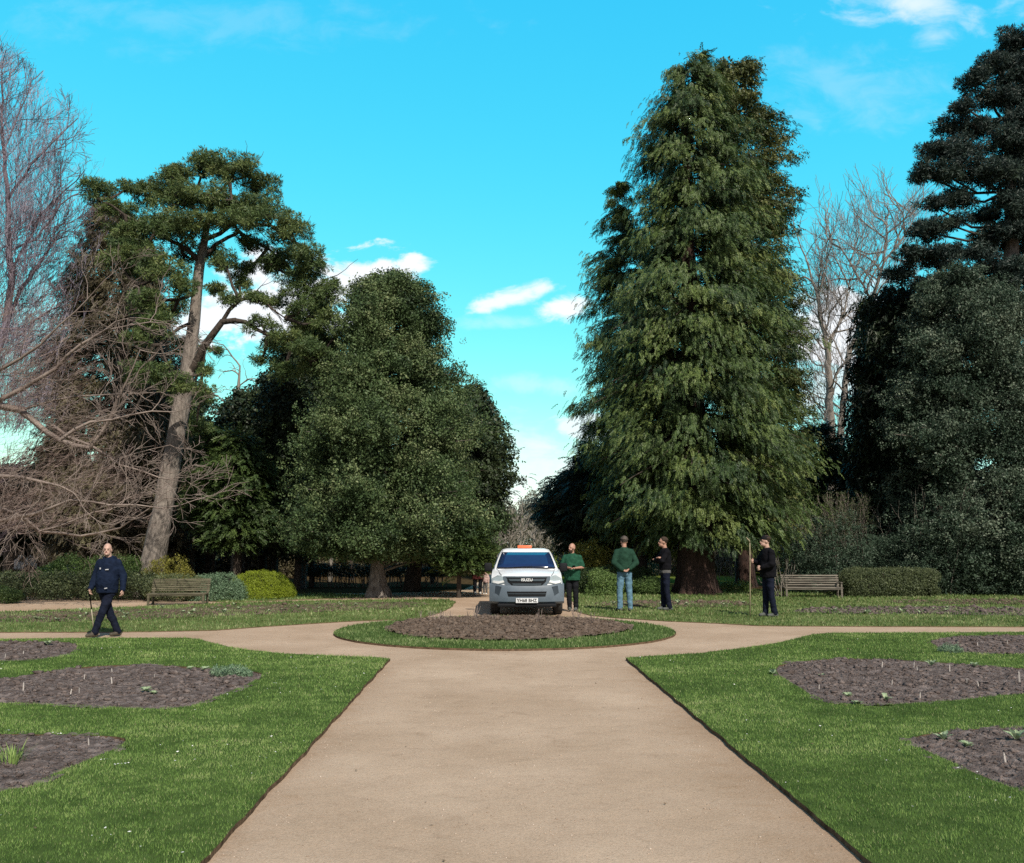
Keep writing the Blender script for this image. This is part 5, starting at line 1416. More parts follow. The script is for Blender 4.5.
# the leaning pine
t = tree('tall leaning pine with a bare grey trunk and flat-topped crown arching to the right', 0, 0, 'pine tree', 'leaning_pine')
Yp = 30
tp = [A(148, 597, Yp), A(152, 565, Yp), A(165, 500, Yp), A(177, 430, Yp), A(186, 380, Yp), A(194, 320, Yp), A(199, 270, Yp), A(206, 230, Yp), A(214, 190, Yp)]
trunk(t, tp, [0.50, 0.40, 0.33, 0.29, 0.24, 0.19, 0.16, 0.11, 0.05], B_PINE, 18, flare=0.25, ridg=0.13)
ax, ay = A(188, 372, Yp), None
limbs = [([(188, 375, 0), (205, 345, -.3), (222, 322, -.5), (245, 322, -.8), (268, 335, -1.0), (292, 345, -1.2), (312, 362, -1.3)], [.15, .13, .10, .08, .06, .05, .03]),
         ([(222, 322, -.5), (240, 300, -.6), (262, 300, -.8), (285, 318, -1)], [.07, .06, .05, .02]),
         ([(199, 270, 0), (215, 245, .3), (240, 232, .5), (268, 248, .6), (295, 275, .5), (318, 305, .4)], [.09, .07, .055, .045, .035, .015]),
         ([(204, 240, 0), (235, 222, .5), (270, 225, .8), (300, 245, .8), (322, 280, .9)], [.09, .07, .06, .05, .02]),
         ([(197, 290, 0), (178, 300, -.6), (160, 300, -1), (140, 285, -1.2)], [.08, .06, .05, .02]),
         ([(199, 262, 0), (180, 245, -.5), (155, 232, -1), (125, 215, -1.2), (98, 200, -1)], [.09, .07, .05, .04, .02]),
         ([(206, 230, 0), (190, 200, .5), (170, 185, .8), (150, 180, .8)], [.07, .05, .03, .02]),
         ([(194, 322, 0), (170, 335, -1), (160, 345, -1.6), (172, 372, -2)], [.07, .05, .04, .02]),
         ([(212, 200, 0), (230, 180, 0), (250, 175, 0)], [.05, .04, .02])]
rgp = np.random.default_rng(5); seg = []
hubs = []
for pl, rd in limbs:
    pts = [A(x, y, Yp + d) for x, y, d in pl]; hubs += pts[1:]
    along(pts, rd, seg, rgp, 0.9, 0.8, 0.02, 1, 2, spread=0.6, up=0.03, nch=(1, 2))
seg_obj('limbs', seg, B_DARK, t, 6)
blobs = [(150, 195, 26, 14, .5), (178, 178, 26, 14, .3), (205, 166, 30, 14, .5), (236, 168, 26, 16, 0), (262, 185, 20, 12, .5), (190, 200, 40, 16, -.3), (232, 200, 40, 16, -.6), (268, 215, 32, 16, -.5),
         (293, 235, 22, 14, -.6), (312, 262, 18, 14, -.8), (322, 290, 14, 16, -.8), (160, 228, 30, 16, -.8), (195, 226, 32, 15, -1.0), (235, 222, 30, 12, -1.0), (140, 255, 24, 16, -1.0), (165, 268, 24, 14, -1.4),
         (180, 290, 16, 10, -1.2), (150, 300, 20, 12, -1.4), (118, 210, 20, 9, -.8), (96, 192, 9, 12, -1.0), (108, 192, 7, 10, -.6), (128, 188, 8, 9, -.4), (130, 235, 18, 14, -1),
         (225, 262, 14, 10, -.6), (240, 280, 12, 8, .2), (215, 290, 10, 6, -.4), (255, 300, 12, 7, -.8), (270, 262, 14, 8, 0), (228, 300, 14, 5, -.6), (262, 325, 14, 8, -1), (290, 335, 18, 12, -1.2),
         (312, 350, 16, 14, -1.3), (322, 322, 12, 12, -1), (300, 310, 12, 7, -1), (335, 335, 8, 14, -.5), (178, 385, 22, 10, -2), (160, 372, 18, 10, -2.2), (205, 392, 12, 9, -1.8), (140, 340, 14, 9, -1.8), (158, 325, 16, 10, -1.6),
         (208, 372, 8, 6, -1), (216, 350, 5, 4, -.5), (282, 372, 14, 10, -.8), (262, 360, 12, 6, -.5), (305, 285, 18, 18, -.2), (318, 312, 16, 18, .2), (300, 330, 16, 14, .2), (285, 262, 18, 14, .4), (325, 345, 12, 14, .2), (275, 345, 14, 10, -.4), (250, 245, 18, 8, .6), (308, 368, 12, 10, -.8), (186, 255, 14, 10, .5), (212, 252, 14, 8, .6), (190, 345, 12, 9, .6), (172, 310, 14, 10, .5), (120, 262, 16, 14, -.6), (118, 232, 12, 9, -.4), (245, 268, 12, 7, .5), (272, 300, 12, 8, .3), (140, 375, 16, 12, -1.2), (185, 405, 14, 9, .8), (196, 428, 14, 10, 1.0)]
blobs = [(a, b, c * 1.12, d * 1.2, e) for a, b, c, d, e in blobs]
pads(t, blobs, Yp, 10, T_NEEDLE, 0.18, L_PINE, 120, tone0=0.60, mat_limb=B_DARK, hub=hubs, sub=7)
rebase(t, tp[0].x, Yp)

# woods behind, left of centre
specs = [('mid green yew with a low crown, just right of the leaning pine trunk', 'yew_tree', 'yew tree', 33, 236, [(425, 205, 235), (445, 195, 262), (475, 188, 275), (510, 186, 276), (535, 192, 268), (548, 205, 255)], L_YEW, T_FROND, 0.33, 420, 0.42, 112),
         ('dark yew standing between the mid green yew and the broad evergreen oak', 'yew_tree', 'yew tree', 35, 298, [(335, 300, 325), (360, 275, 340), (400, 262, 345), (450, 258, 340), (500, 255, 335), (535, 255, 330), (552, 265, 325)], L_DARK, T_LEAF, 0.30, 620, 0.5, 113),
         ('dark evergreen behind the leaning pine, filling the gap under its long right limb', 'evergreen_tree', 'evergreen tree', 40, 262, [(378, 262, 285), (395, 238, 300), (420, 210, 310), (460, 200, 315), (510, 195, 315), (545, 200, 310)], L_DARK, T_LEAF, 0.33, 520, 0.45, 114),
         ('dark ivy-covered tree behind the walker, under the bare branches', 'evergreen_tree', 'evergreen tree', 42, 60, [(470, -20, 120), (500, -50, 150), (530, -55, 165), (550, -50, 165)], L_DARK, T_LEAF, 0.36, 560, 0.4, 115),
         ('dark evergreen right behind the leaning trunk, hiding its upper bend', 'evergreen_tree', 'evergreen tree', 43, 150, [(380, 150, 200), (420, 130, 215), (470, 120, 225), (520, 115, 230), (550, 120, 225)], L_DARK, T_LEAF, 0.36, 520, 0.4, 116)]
for lab, nm, ct, Yq, tx, OL, mt, tp_, scl, nb, t0_, sd_ in specs:
    t = tree(lab, 0, 0, ct, nm)
    xT = A(tx, 588, Yq).x
    crown(t, OL, Yq, xT, nb, 16, tp_, scl, mt, sd_, rise=-0.1, droop=0.1, lob=0.4, lobf=(2.3, 1.0), t0=0.35, limb_mat=B_DARK, tone0=t0_)
    zt = A(512, OL[0][0], Yq).z
    trunk(t, [(xT, Yq, -0.1), (xT + 0.05, Yq, zt * 0.35), (xT, Yq, zt * 0.85)], [0.17, 0.13, 0.03], B_DARK, 12, flare=0.4)
    rebase(t, xT, Yq)
# bare understorey stems that stand in the shade behind the shrubs
stems = [(192, 38, .09), (207, 37.5, .12), (214, 37, .08), (233, 36, .13), (246, 39, .07), (275, 38, .14), (303, 35.5, .13), (312, 36.5, .11), (128, 37, .10), (270, 42, .10), (8, 37, .2), (40, 40, .15), (330, 42, .1), (352, 44, .09), (432, 40, .1)]
for i, (px, Yq, r) in enumerate(stems):
    c = A(px, 585, Yq)
    o = empty('slim_tree', (c.x, Yq, 0), 0, 'slim dark trunk standing in the shade of the wood on the left', 'tree', 'slim trunks in the shaded wood')
    h = 4.0 + (i * 37 % 10) / 6
    ln = 0.25 * math.sin(i * 2.3)
    trunk(o, [(0, 0, -0.1), (ln * .3, 0, h * 0.5), (ln, 0, h)], [r, r * .85, r * .5], B_GREY if i % 3 == 0 else B_DARK, 10, flare=0.4)
    sg = []
    for k in range(4):
        grow(sg, np.array([ln * (0.5 + .12 * k), 0, h * (0.6 + 0.1 * k)]), np.array([math.cos(i + k * 2.1), math.sin(i + k * 2.1) * .5, 0.8]) / 1.3, 1.0, r * .35, 1, np.random.default_rng(i * 9 + k), 2, nch=(1, 2))
    seg_obj('branches', sg, B_DARK, o, 4)

# right: dark pine, weeping conifer, holly
t = tree('tall dark blue-green pine at the right edge, cloud-shaped foliage against the sky', 0, 0, 'pine tree', 'pine_tree')
Yr = 34; xT = A(1035, 590, Yr).x
tp = [(xT, Yr, -0.1), (xT, Yr, 3), (xT - .3, Yr, 9), (xT + .1, Yr, 14), (xT + .3, Yr, 20)]
trunk(t, tp, [0.5, 0.45, 0.36, 0.25, 0.08], B_PINE, 14, flare=0.3)
hub = [(xT, Yr, z) for z in (8, 9.5, 11, 12.5, 14, 15.5, 17, 18.5, 20)]
blobs = [(1012, 38, 14, 12, 0), (1030, 60, 34, 18, .5), (1000, 66, 20, 12, -.4), (975, 82, 16, 10, -.8), (990, 98, 26, 10, -.6), (1022, 105, 30, 18, 0), (962, 106, 13, 8, -1), (1045, 90, 30, 20, 1),
         (950, 128, 12, 8, -.6), (980, 130, 28, 10, -.4), (1015, 142, 30, 14, -1), (1050, 150, 30, 20, .4), (938, 152, 18, 9, -1), (965, 150, 22, 12, -1.2), (920, 172, 13, 9, -1), (945, 175, 22, 10, -1.2), (975, 170, 26, 14, -1.3), (1005, 175, 24, 12, -1.2),
         (932, 205, 16, 7, -.8), (960, 198, 20, 9, -.8), (1015, 205, 24, 12, -1), (1040, 200, 20, 16, -.2), (985, 215, 18, 8, 0), (925, 232, 18, 9, -.6), (950, 225, 20, 9, -1), (1000, 235, 24, 9, -.5), (1030, 240, 20, 10, 0),
         (912, 255, 15, 9, -1), (938, 258, 20, 10, -1), (965, 252, 20, 9, -1), (992, 262, 22, 8, -1), (1020, 270, 20, 12, -.6), (900, 275, 14, 8, -.4), (925, 285, 22, 9, -.4), (958, 282, 20, 9, 0), (1050, 260, 26, 26, 0), (1055, 310, 30, 24, 0), (1030, 300, 16, 10, .6),
         (1022, 75, 26, 16, -.5), (1030, 120, 28, 18, -.6), (1022, 165, 28, 16, -.4), (1030, 222, 28, 16, -.6), (1000, 282, 26, 14, -.4), (985, 245, 22, 10, .4), (1040, 175, 28, 18, .6), (975, 300, 24, 14, -.8), (945, 305, 20, 12, -.6), (1060, 30, 30, 16, 0), (1075, 120, 30, 26, 0), (1080, 200, 30, 26, 0)]
blobs = [(a, b, c * 1.1, d * 1.3, e) for a, b, c, d, e in blobs]
pads(t, blobs, Yr, 9, T_NEEDLE, 0.22, L_PINEB, 130, tone0=0.5, mat_limb=B_DARK, hub=hub, sub=8)
rebase(t, xT, Yr)
t = tree('black-green weeping conifer with hanging curtains of foliage, left of the grey-green holly', 0, 0, 'weeping conifer', 'weeping_conifer')
Yw = 35.5; xT = A(895, 590, Yw).x
OL = [(288, 868, 925), (305, 862, 935), (330, 856, 945), (370, 855, 945), (400, 848, 945), (440, 846, 950), (490, 850, 950), (540, 850, 950), (560, 855, 945)]
crown(t, OL, Yw, xT, 620, 16, T_HANG, 0.62, L_DARK, 131, rise=0.05, droop=0.10, lob=0.5, lobf=(2.6, 0.8), t0=0.35, limb_mat=B_DARK, dz=0.0, tone0=0.35, flat=0.6)
trunk(t, [(xT, Yw, -0.1), (xT, Yw, 9.5)], [0.3, 0.05], B_DARK)
rebase(t, xT, Yw)
t = tree('large rounded grey-green holly in front of the dark pine at the right edge', 0, 0, 'holly tree', 'holly_tree')
Yh = 32.5; xT = A(975, 590, Yh).x
OL = [(268, 950, 975), (285, 925, 995), (310, 915, 1015), (345, 905, 1040), (390, 898, 1060), (440, 892, 1075), (490, 890, 1085), (530, 892, 1088), (565, 900, 1085), (590, 905, 1080)]
crown(t, OL, Yh, xT, 900, 46, T_LEAF, 0.17, L_HOLLY, 132, rise=-0.25, droop=0.12, lob=0.6, lobf=(2.6, 0.9), t0=0.5, limb_mat=B_GREY, tone0=0.55, flat=0.8)
trunk(t, [(xT, Yh, -0.1), (xT, Yh, 9)], [0.3, 0.05], B_GREY)
rebase(t, xT, Yh)
# bare tree between conifers and pine
t = tree('pale leafless tree against the clouds between the tallest conifer and right pine', 0, 0, 'bare tree', 'bare_tree')
Yb = 52; rgb = np.random.default_rng(77); seg = []
for pl, rd in [([(832, 600), (832, 500), (831, 420), (828, 350), (818, 300), (808, 262)], [.38, .34, .26, .18, .10, .04]), ([(834, 500), (842, 420), (850, 350), (872, 300), (884, 262), (888, 215)], [.22, .2, .17, .12, .07, .03]), ([(872, 300), (850, 262), (838, 240)], [.08, .06, .02]),
               ([(884, 262), (905, 235), (915, 215)], [.07, .05, .02]), ([(828, 350), (845, 310), (850, 290)], [.09, .06, .03])]:
    along([A(x, y, Yb) for x, y in pl], rd, seg, rgb, 0.6, 2.6, 0.06, 1, 3, spread=0.6, up=0.10, nch=(3, 4), wig=0.22, minr=0.011)
seg = [s for s in seg if s[2] > -0.2]
seg_obj('limbs', seg, B_TWIGG, t, 5)
M_TWG = mat_leaf('twig_grey_fine', [(0.0, (0.16, 0.15, 0.15)), (0.5, (0.28, 0.26, 0.26)), (1.0, (0.40, 0.38, 0.37))], rough=.9, trans=0.0, spec=.1)
crown(t, [(198, 868, 898), (215, 845, 915), (240, 822, 922), (275, 804, 925), (320, 798, 920), (370, 800, 905), (430, 805, 890)], Yb, A(845, 400, Yb).x, 80, 14, T_TWIG, 1.5, M_TWG, 142, rise=-0.9, droop=0.0, lob=0.3, t0=0.3, dz=0.4, name='twigs', jit=0.12, flat=1.0)
# pale weeping bare tree seen through the pine
t = tree('small pale weeping bare tree seen through the gap under the leaning pine', 0, 0, 'bare tree', 'bare_tree')
Yb = 48; seg = []; c0 = A(240, 590, Yb)
along([A(240, 600, Yb), A(240, 480, Yb), A(238, 400, Yb), A(240, 366, Yb)], [.25, .2, .12, .04], seg, rgb, 0.55, 1.9, 0.05, 1, 3, spread=0.8, up=0.10, nch=(2, 3), wig=0.22, minr=0.011, droop=0.6)
seg_obj('limbs', seg, B_TWIGG, t, 4)
# left: tall purple bare tree and the low spreading one
t = tree('tall bare tree with fine purple twigs at the left edge against the blue sky', 0, 0, 'bare tree', 'bare_tree')
Yb = 31; seg = []
for pl, rd in [([(-40, 600), (-35, 450), (-20, 380), (5, 330), (12, 270), (8, 200), (2, 130), (2, 70)], [.35, .3, .25, .15, .12, .09, .06, .02]), ([(5, 330), (20, 290), (45, 255), (60, 230)], [.10, .08, .05, .02]), ([(-35, 450), (-60, 300), (-50, 160), (-30, 70)], [.25, .18, .1, .03]),
               ([(8, 200), (30, 165), (55, 140), (78, 118)], [.06, .05, .03, .015]), ([(12, 270), (40, 215), (65, 190), (85, 170)], [.06, .05, .03, .015]), ([(-20, 380), (-5, 300), (-10, 230), (-20, 150)], [.12, .1, .07, .03]), ([(4, 150), (20, 110), (32, 80)], [.04, .03, .015]),
               ([(12, 250), (35, 240), (60, 205), (82, 192)], [.05, .04, .03, .015]), ([(5, 330), (25, 330), (50, 310), (70, 300)], [.06, .05, .03, .015])]:
    along([A(x, y, Yb + 0.3 * math.sin(x)) for x, y in pl], rd, seg, rgb, 0.05, 1.45, 0.018, 1, 3, bias=(0.4, 0, 0.25), spread=0.5, up=0.07, nch=(4, 6), wig=0.14, minr=0.0065)
bd = [(40, 2), (50, 12), (62, 32), (80, 48), (105, 80), (120, 84), (190, 92), (210, 95), (240, 78), (270, 62), (310, 60), (350, 50), (600, 40)]
bz = np.array([A(512, p[0], Yb).z for p in bd])[::-1]; bx = np.array([A(p[1], p[0], Yb).x for p in bd])[::-1]
seg = [s for s in seg if s[3] < np.interp(s[5], bz, bx) + rgb.normal(0, .12) and s[3] > -21.5 and s[5] < bz[-1] + .3]
seg_obj('limbs', seg, B_TWIGP, t, 4)
OLT = [(62, -30, 0), (75, -50, 20), (92, -80, 36), (112, -100, 60), (130, -110, 64), (160, -120, 76), (200, -125, 80), (240, -125, 66), (280, -125, 56), (330, -120, 50), (380, -110, 44), (430, -90, 30)]
M_TWP = mat_leaf('twig_purple_fine', [(0.0, (0.15, 0.13, 0.17)), (0.5, (0.27, 0.24, 0.30)), (1.0, (0.40, 0.37, 0.43))], rough=.9, trans=0.0, spec=.1)
crown(t, OLT, Yb, A(0, 400, Yb).x, 230, 22, T_TWIG, 0.90, M_TWP, 140, rise=-0.9, droop=0.0, lob=0.3, t0=0.25, dz=0.55, name='twigs', jit=0.12, flat=1.0)
t = tree('low spreading bare tree reaching in from the left above the walking man', 0, 0, 'bare tree', 'bare_tree')
Yb = 25; seg = []
for k, (pl, rd) in enumerate([([(-90, 600), (-80, 480), (-60, 420), (-20, 400), (20, 410), (60, 440), (90, 448), (115, 410), (125, 385), (140, 350)], [.4, .33, .22, .12, .1, .07, .06, .05, .03, .012]),
               ([(-60, 430), (-10, 408), (40, 378), (80, 345), (105, 330), (130, 318)], [.12, .09, .06, .045, .03, .012]),
               ([(60, 440), (90, 422), (130, 415), (175, 412)], [.05, .04, .03, .012]), ([(52, 425), (90, 445), (120, 465), (160, 478), (185, 482)], [.05, .04, .03, .02, .01]),
               ([(-80, 480), (-30, 478), (20, 477), (60, 486), (85, 500)], [.12, .08, .05, .03, .012]), ([(-80, 500), (-30, 500), (10, 512), (40, 532), (80, 536), (120, 528), (165, 498)], [.13, .09, .06, .045, .035, .025, .01]),
               ([(-80, 520), (-30, 528), (0, 521), (35, 514), (70, 500), (110, 505), (160, 508), (195, 500)], [.12, .09, .07, .05, .035, .025, .018, .01]), ([(40, 531), (75, 520), (110, 510), (135, 495)], [.03, .02, .015, .01]),
               ([(85, 500), (100, 470), (130, 455), (170, 445)], [.03, .02, .015, .01]), ([(-50, 400), (0, 370), (40, 345), (75, 312), (100, 285)], [.09, .06, .04, .025, .01]), ([(105, 330), (150, 322), (185, 330)], [.02, .015, .01]), ([(20, 410), (55, 400), (100, 395), (160, 392)], [.04, .03, .02, .01])]):
    along([A(x, y, Yb + 0.8 * math.sin(k * 2.4 + i * 0.5)) for i, (x, y) in enumerate(pl)], rd, seg, rgb, 0.15, 1.0, 0.014, 1, 3, bias=(0.15, 0, 0.1), spread=0.55, up=0.03, nch=(3, 5), wig=0.20, minr=0.005)
seg_obj('limbs', seg, B_TWIG, t, 4)
OLT = [(300, -60, 60), (340, -80, 90), (400, -100, 110), (440, -120, 128), (480, -125, 150), (515, -125, 160), (530, -100, 120)]
M_TWR = mat_leaf('twig_red_fine', [(0.0, (0.14, 0.10, 0.09)), (0.5, (0.25, 0.19, 0.17)), (1.0, (0.38, 0.31, 0.28))], rough=.9, trans=0.0, spec=.1)
crown(t, OLT, Yb + .6, A(-60, 400, Yb).x, 150, 20, T_TWIG, 0.60, M_TWR, 141, rise=-0.1, droop=0.0, lob=0.3, t0=0.3, dz=0.15, name='twigs', jit=0.10, flat=.8, depthk=.5)

# far trees down the walk
for i, (px, top, wd, Yf, sd_) in enumerate([(520, 508, 26, 110, 1), (498, 530, 14, 95, 2), (545, 520, 16, 120, 3), (560, 530, 16, 105, 4), (510, 524, 12, 85, 5), (536, 528, 12, 90, 6), (478, 528, 18, 120, 7), (590, 522, 22, 120, 8), (440, 530, 20, 118, 9), (405, 534, 20, 112, 10), (355, 532, 22, 115, 11), (300, 534, 20, 110, 12)]):
    labs = ['grey leafless tree far down the main walk above the pickup', 'grey leafless tree in the distance behind the wood']
    t = tree(labs[0] if 490 < px < 570 else labs[1], 0, 0, 'bare tree', 'distant_tree', 'distant leafless trees')
    c = A(px, 560, Yf); h = A(px, top, Yf).z; sg = []; rgf = np.random.default_rng(sd_ + 40)
    base = np.array([c.x, Yf, -0.2]); R = wd * Yf / F
    sg.append([*base, c.x, Yf, h * .3, .25, .2])
    for k in range(9):
        a = k * 2.4; e = rgf.uniform(0.2, 1.0)
        grow(sg, np.array([c.x, Yf, h * (0.2 + 0.05 * k)]), np.array([math.cos(a) * e, math.sin(a) * e, 1.0]) / 1.4, h * 0.32, 0.12, 1, rgf, 3, spread=0.5, up=0.08, nch=(3, 4), minr=0.022)
    seg_obj('limbs', sg, B_TWIGG, t, 3)
    rebase(t, c.x, Yf)
# ------------------------------------------------------------------ shrubs and hedges
def shrub(name, label, cat, cx, cy, rx, ry, h, tpls, scale, mat, n, seed, pw=2.0, z0=0.0, bump=0.12, bf=1.6, tone0=0.45, stems=True, group=None, dirup=0.4, inner=0.35, part='leaves', stem_mat=None):
    rg = np.random.default_rng(seed)
    v = rg.normal(size=(n, 3)); v /= np.linalg.norm(v, axis=1, keepdims=True)
    v[:, 2] = v[:, 2] * 0.5 + 0.5 * (2 * rg.random(n) - 1) ; v /= np.linalg.norm(v, axis=1, keepdims=True)
    s = (np.abs(v) ** pw).sum(1) ** (1 / pw)
    u = v / s[:, None]
    b = np.array([noise.noise(Vector((q[0] * bf * rx, q[1] * bf * ry, q[2] * bf * h + seed))) for q in u])
    k = (1 + bump * b * 2) * np.where(rg.random(n) < inner, rg.uniform(0.6, 0.97, n), rg.uniform(0.95, 1.04, n))
    hh = (h - z0) / 2
    P = u * k[:, None] * np.array([rx, ry, hh]) + np.array([0, 0, z0 + hh])
    kp = P[:, 2] > 0.02
    P = P[kp]; v = v[kp]; n = len(P)
    D = v + rg.normal(0, 0.5, (n, 3)) + np.array([0, 0, dirup])
    V, T = place_templates(tpls, P, D, scale * rg.uniform(0.7, 1.3, n), rg.uniform(0, 6, n), tone0 + rg.normal(0, 0.1, n), rg)
    o = empty(name, (cx, cy, 0), 0, label, cat, group)
    foliage_obj(part, V, T, mat, o)
    if stems:
        sg = []
        for i in range(max(6, int(rx * 8))):
            a = rg.uniform(-1, 1) * rx * 0.8; c = rg.uniform(-.7, .7) * ry
            sg.append([a * .8, c * .8, -0.03, a, c, h * 0.55, 0.014, 0.008]); 
            sg.append([a, c, h * .55, a + rg.normal(0, .1), c + rg.normal(0, .1), h * 0.9, 0.008, 0.004])
        seg_obj('stems', sg, stem_mat or B_DARK, o, 4)
    return o

def SH(name, label, cat, pxl, pxr, Y, ytop, ry, tpls, scale, mat, n, seed, **kw):
    cl = A(pxl, 560, Y).x; cr = A(pxr, 560, Y).x; h = A(512, ytop, Y).z
    return shrub(name, label, cat, (cl + cr) / 2, Y, (cr - cl) / 2, ry, h, tpls, scale, mat, n, seed, **kw)

HED = [('hedge', 'long brown-green hedge behind the walking man, ending at the left bench', 'hedge', -110, 158, 28.4, 573, 0.55, T_LEAF, 0.12, L_HEDGE, 4500, 201, dict(pw=5, bump=0.14, bf=1.4, tone0=0.40)),
       ('laurel_hedge', 'fresh green laurel hedge showing over the brown-green hedge, behind the walking man', 'hedge', 44, 152, 30.0, 557, 0.6, T_LEAF, 0.11, L_FRESH, 2600, 202, dict(pw=4, bump=0.12, tone0=0.3)),
       ('box_shrub', 'small low green shrub at the far left edge, in front of the hedge', 'shrub', -40, 19, 26.6, 587, 0.4, T_LEAF, 0.07, L_YEW, 1500, 203, dict(pw=3)),
       ('golden_shrub', 'golden variegated shrub above the left bench at the foot of the leaning pine', 'shrub', 146, 189, 29.2, 557, 0.7, T_LEAF, 0.10, L_GOLD, 900, 204, dict(tone0=0.4, bump=0.2, inner=0.5, z0=-.2)),
       ('low_shrub', 'dull grey-green low shrub directly behind the left bench', 'shrub', 150, 200, 27.6, 575, 0.45, T_LEAF, 0.08, L_HEDGE, 1500, 205, dict(pw=3, tone0=0.55)),
       ('blue_green_shrub', 'blue-green leafy shrub between the left bench and the yellow-green dome', 'shrub', 188, 245, 28.2, 573.5, 0.75, T_LEAF, 0.085, L_GLAUC, 2600, 206, dict(pw=2.4, tone0=0.4, z0=-0.5)),
       ('domed_shrub', 'bright yellow-green shrub clipped into a smooth low dome', 'shrub', 230, 294, 29.2, 570.5, 0.9, T_LEAF, 0.055, L_LIME, 8000, 207, dict(pw=2.1, bump=0.05, tone0=0.38, inner=0.15, z0=-0.62)),
       ('dark_shrub', 'dark green shrub to the right of the bearded man, below the golden bush', 'shrub', 574, 652, 32.3, 568, 0.7, T_LEAF, 0.09, L_YEW, 3000, 208, dict(pw=4, tone0=0.25)),
       ('leafy_shrub', 'light green leafy shrub between the bearded man and the man in jeans', 'shrub', 588, 622, 30.8, 570, 0.6, T_LEAF, 0.10, L_FRESH, 1100, 209, dict(tone0=0.5, bump=0.2, z0=-.3)),
       ('leafy_shrub', 'low green shrub between the man in jeans and the wide red trunk', 'shrub', 632, 668, 31.2, 577, 0.5, T_LEAF, 0.08, L_FRESH, 900, 210, dict(tone0=0.35, bump=0.2)),
       ('golden_bush', 'golden yellow weeping bush above the dark shrub, right of the pickup', 'shrub', 570, 613, 34.2, 543, 0.6, T_HANG, 0.28, L_GOLD, 750, 211, dict(tone0=0.45, z0=0.3, bump=0.25)),
       ('grey_shrub', 'hazy grey-green shrub seen between the man in jeans and the man in black', 'shrub', 630, 660, 43, 545, 0.8, T_LEAF, 0.13, L_GLAUC, 500, 212, dict(tone0=0.1, bump=0.3)),
       ('holly_shrub', 'dark glossy shrub behind the right bench', 'shrub', 795, 884, 32.2, 522, 1.1, T_LEAF, 0.13, L_HOLLY, 3600, 213, dict(pw=2.4, tone0=0.42, bump=0.3, z0=-.9)),
       ('clipped_hedge', 'neatly clipped flat-topped hedge at the right end of the right bench', 'hedge', 843, 932, 30.1, 568.5, 0.6, T_LEAF, 0.085, L_HEDGE, 4500, 214, dict(pw=5.5, bump=0.08, tone0=0.45, inner=0.2)),
       ('holly_shrub', 'large dark shrub filling the right edge below the grey-green holly', 'shrub', 905, 1085, 31.4, 522, 1.2, T_LEAF, 0.12, L_HOLLY, 7000, 215, dict(pw=2.4, tone0=0.36, bump=0.3, z0=-.9)),
       ('low_hedge', 'low dark hedge beyond the broad oak with light showing between its stems', 'hedge', 305, 452, 36.6, 565, 0.45, T_LEAF, 0.10, L_DARK, 2600, 216, dict(pw=7, z0=0.45, bump=0.06, tone0=0.5)),
       ('low_plants', 'patch of low green plants right of the wide red trunk', 'plant', 706, 752, 33.5, 581, 0.5, T_LEAF, 0.09, L_FRESH, 500, 217, dict(tone0=0.5, bump=0.3, stems=False)),
       ]
for nm, lab, ct, a, b, Yq, yt, ry, tp_, sc_, mt, n_, sd_, kw in HED:
    SH(nm, lab, ct, a, b, Yq, yt, ry, tp_, sc_, mt, n_, sd_, **kw)
# stems under the low dark hedge
hd = [o for o in bpy.data.objects if o.name.startswith('low_hedge')][0]
rgh = np.random.default_rng(3); sg = []
for i in range(70):
    x = rgh.uniform(-2.8, 2.8); sg.append([x, rgh.uniform(-.3, .3), -.03, x + rgh.normal(0, .06), rgh.uniform(-.3, .3), 0.6, .022, .014])
seg_obj('hedge_stems', sg, B_GREY, hd, 4)
# twiggy brown-green shrub over the holly one, bare sprays
def twiggy(name, label, cat, px, Y, h, wd, n, seed, mat, lm=None, minr=0.005, grp=None, py=575):
    c = A(px, py, Y); o = empty(name, (c.x, Y, 0), 0, label, cat, grp); rg = np.random.default_rng(seed); sg = []
    for i in range(n):
        a = rg.uniform(0, 2 * PI); e = rg.uniform(0, 0.6)
        grow(sg, np.array([rg.normal(0, wd * .25), rg.normal(0, wd * .2), 0.0]), np.array([math.cos(a) * e, math.sin(a) * e, 1.0]), h * 0.62, 0.016, 1, rg, 3, spread=0.4, up=0.10, nch=(2, 3), wig=0.12, minr=minr, shrink=0.5)
    sg = [s for s in sg if s[2] > -0.05]
    seg_obj('stems', sg, mat, o, 3)
    if lm is not None:
        s = np.array(sg); k = s[:, 5] > h * 0.4; P = s[k][:, 3:6]; P = P[rg.permutation(len(P))[:6500]]; m = len(P)
        V, T = place_templates(T_LEAF, P, rg.normal(size=(m, 3)), np.full(m, 0.085), rg.uniform(0, 6, m), rg.normal(.4, .1, m), rg)
        foliage_obj('leaves', V, T, lm, o)
    return o
twiggy('twiggy_shrub', 'brown-green twiggy shrub above the dark glossy shrub, behind the right bench', 'shrub', 835, 33.6, 3.4, 1.9, 34, 301, B_TWIG, L_HEDGE)
twiggy('bare_shrub', 'bare pale stems standing between the twiggy shrub and the grey-green holly', 'shrub', 872, 33.0, 3.0, 0.8, 5, 302, B_GREY)
twiggy('bare_shrub', 'bare pale arching twigs poking out of the large dark shrub at the right', 'shrub', 938, 31.0, 3.6, 1.3, 4, 303, B_GREY)
twiggy('bare_shrub', 'small tangled bare shrub at the left end of the right bench', 'shrub', 778, 29.6, 1.2, 0.6, 14, 304, B_GREY)
twiggy('bare_shrub', 'bare tangled shrub beyond the two conifer trunks', 'shrub', 728, 46, 1.8, 1.4, 14, 305, B_GREY)
twiggy('bare_shrub', 'bare tangled shrub behind the walking man between hedge and wood', 'shrub', 30, 33, 1.6, 1.6, 14, 306, B_DARK)

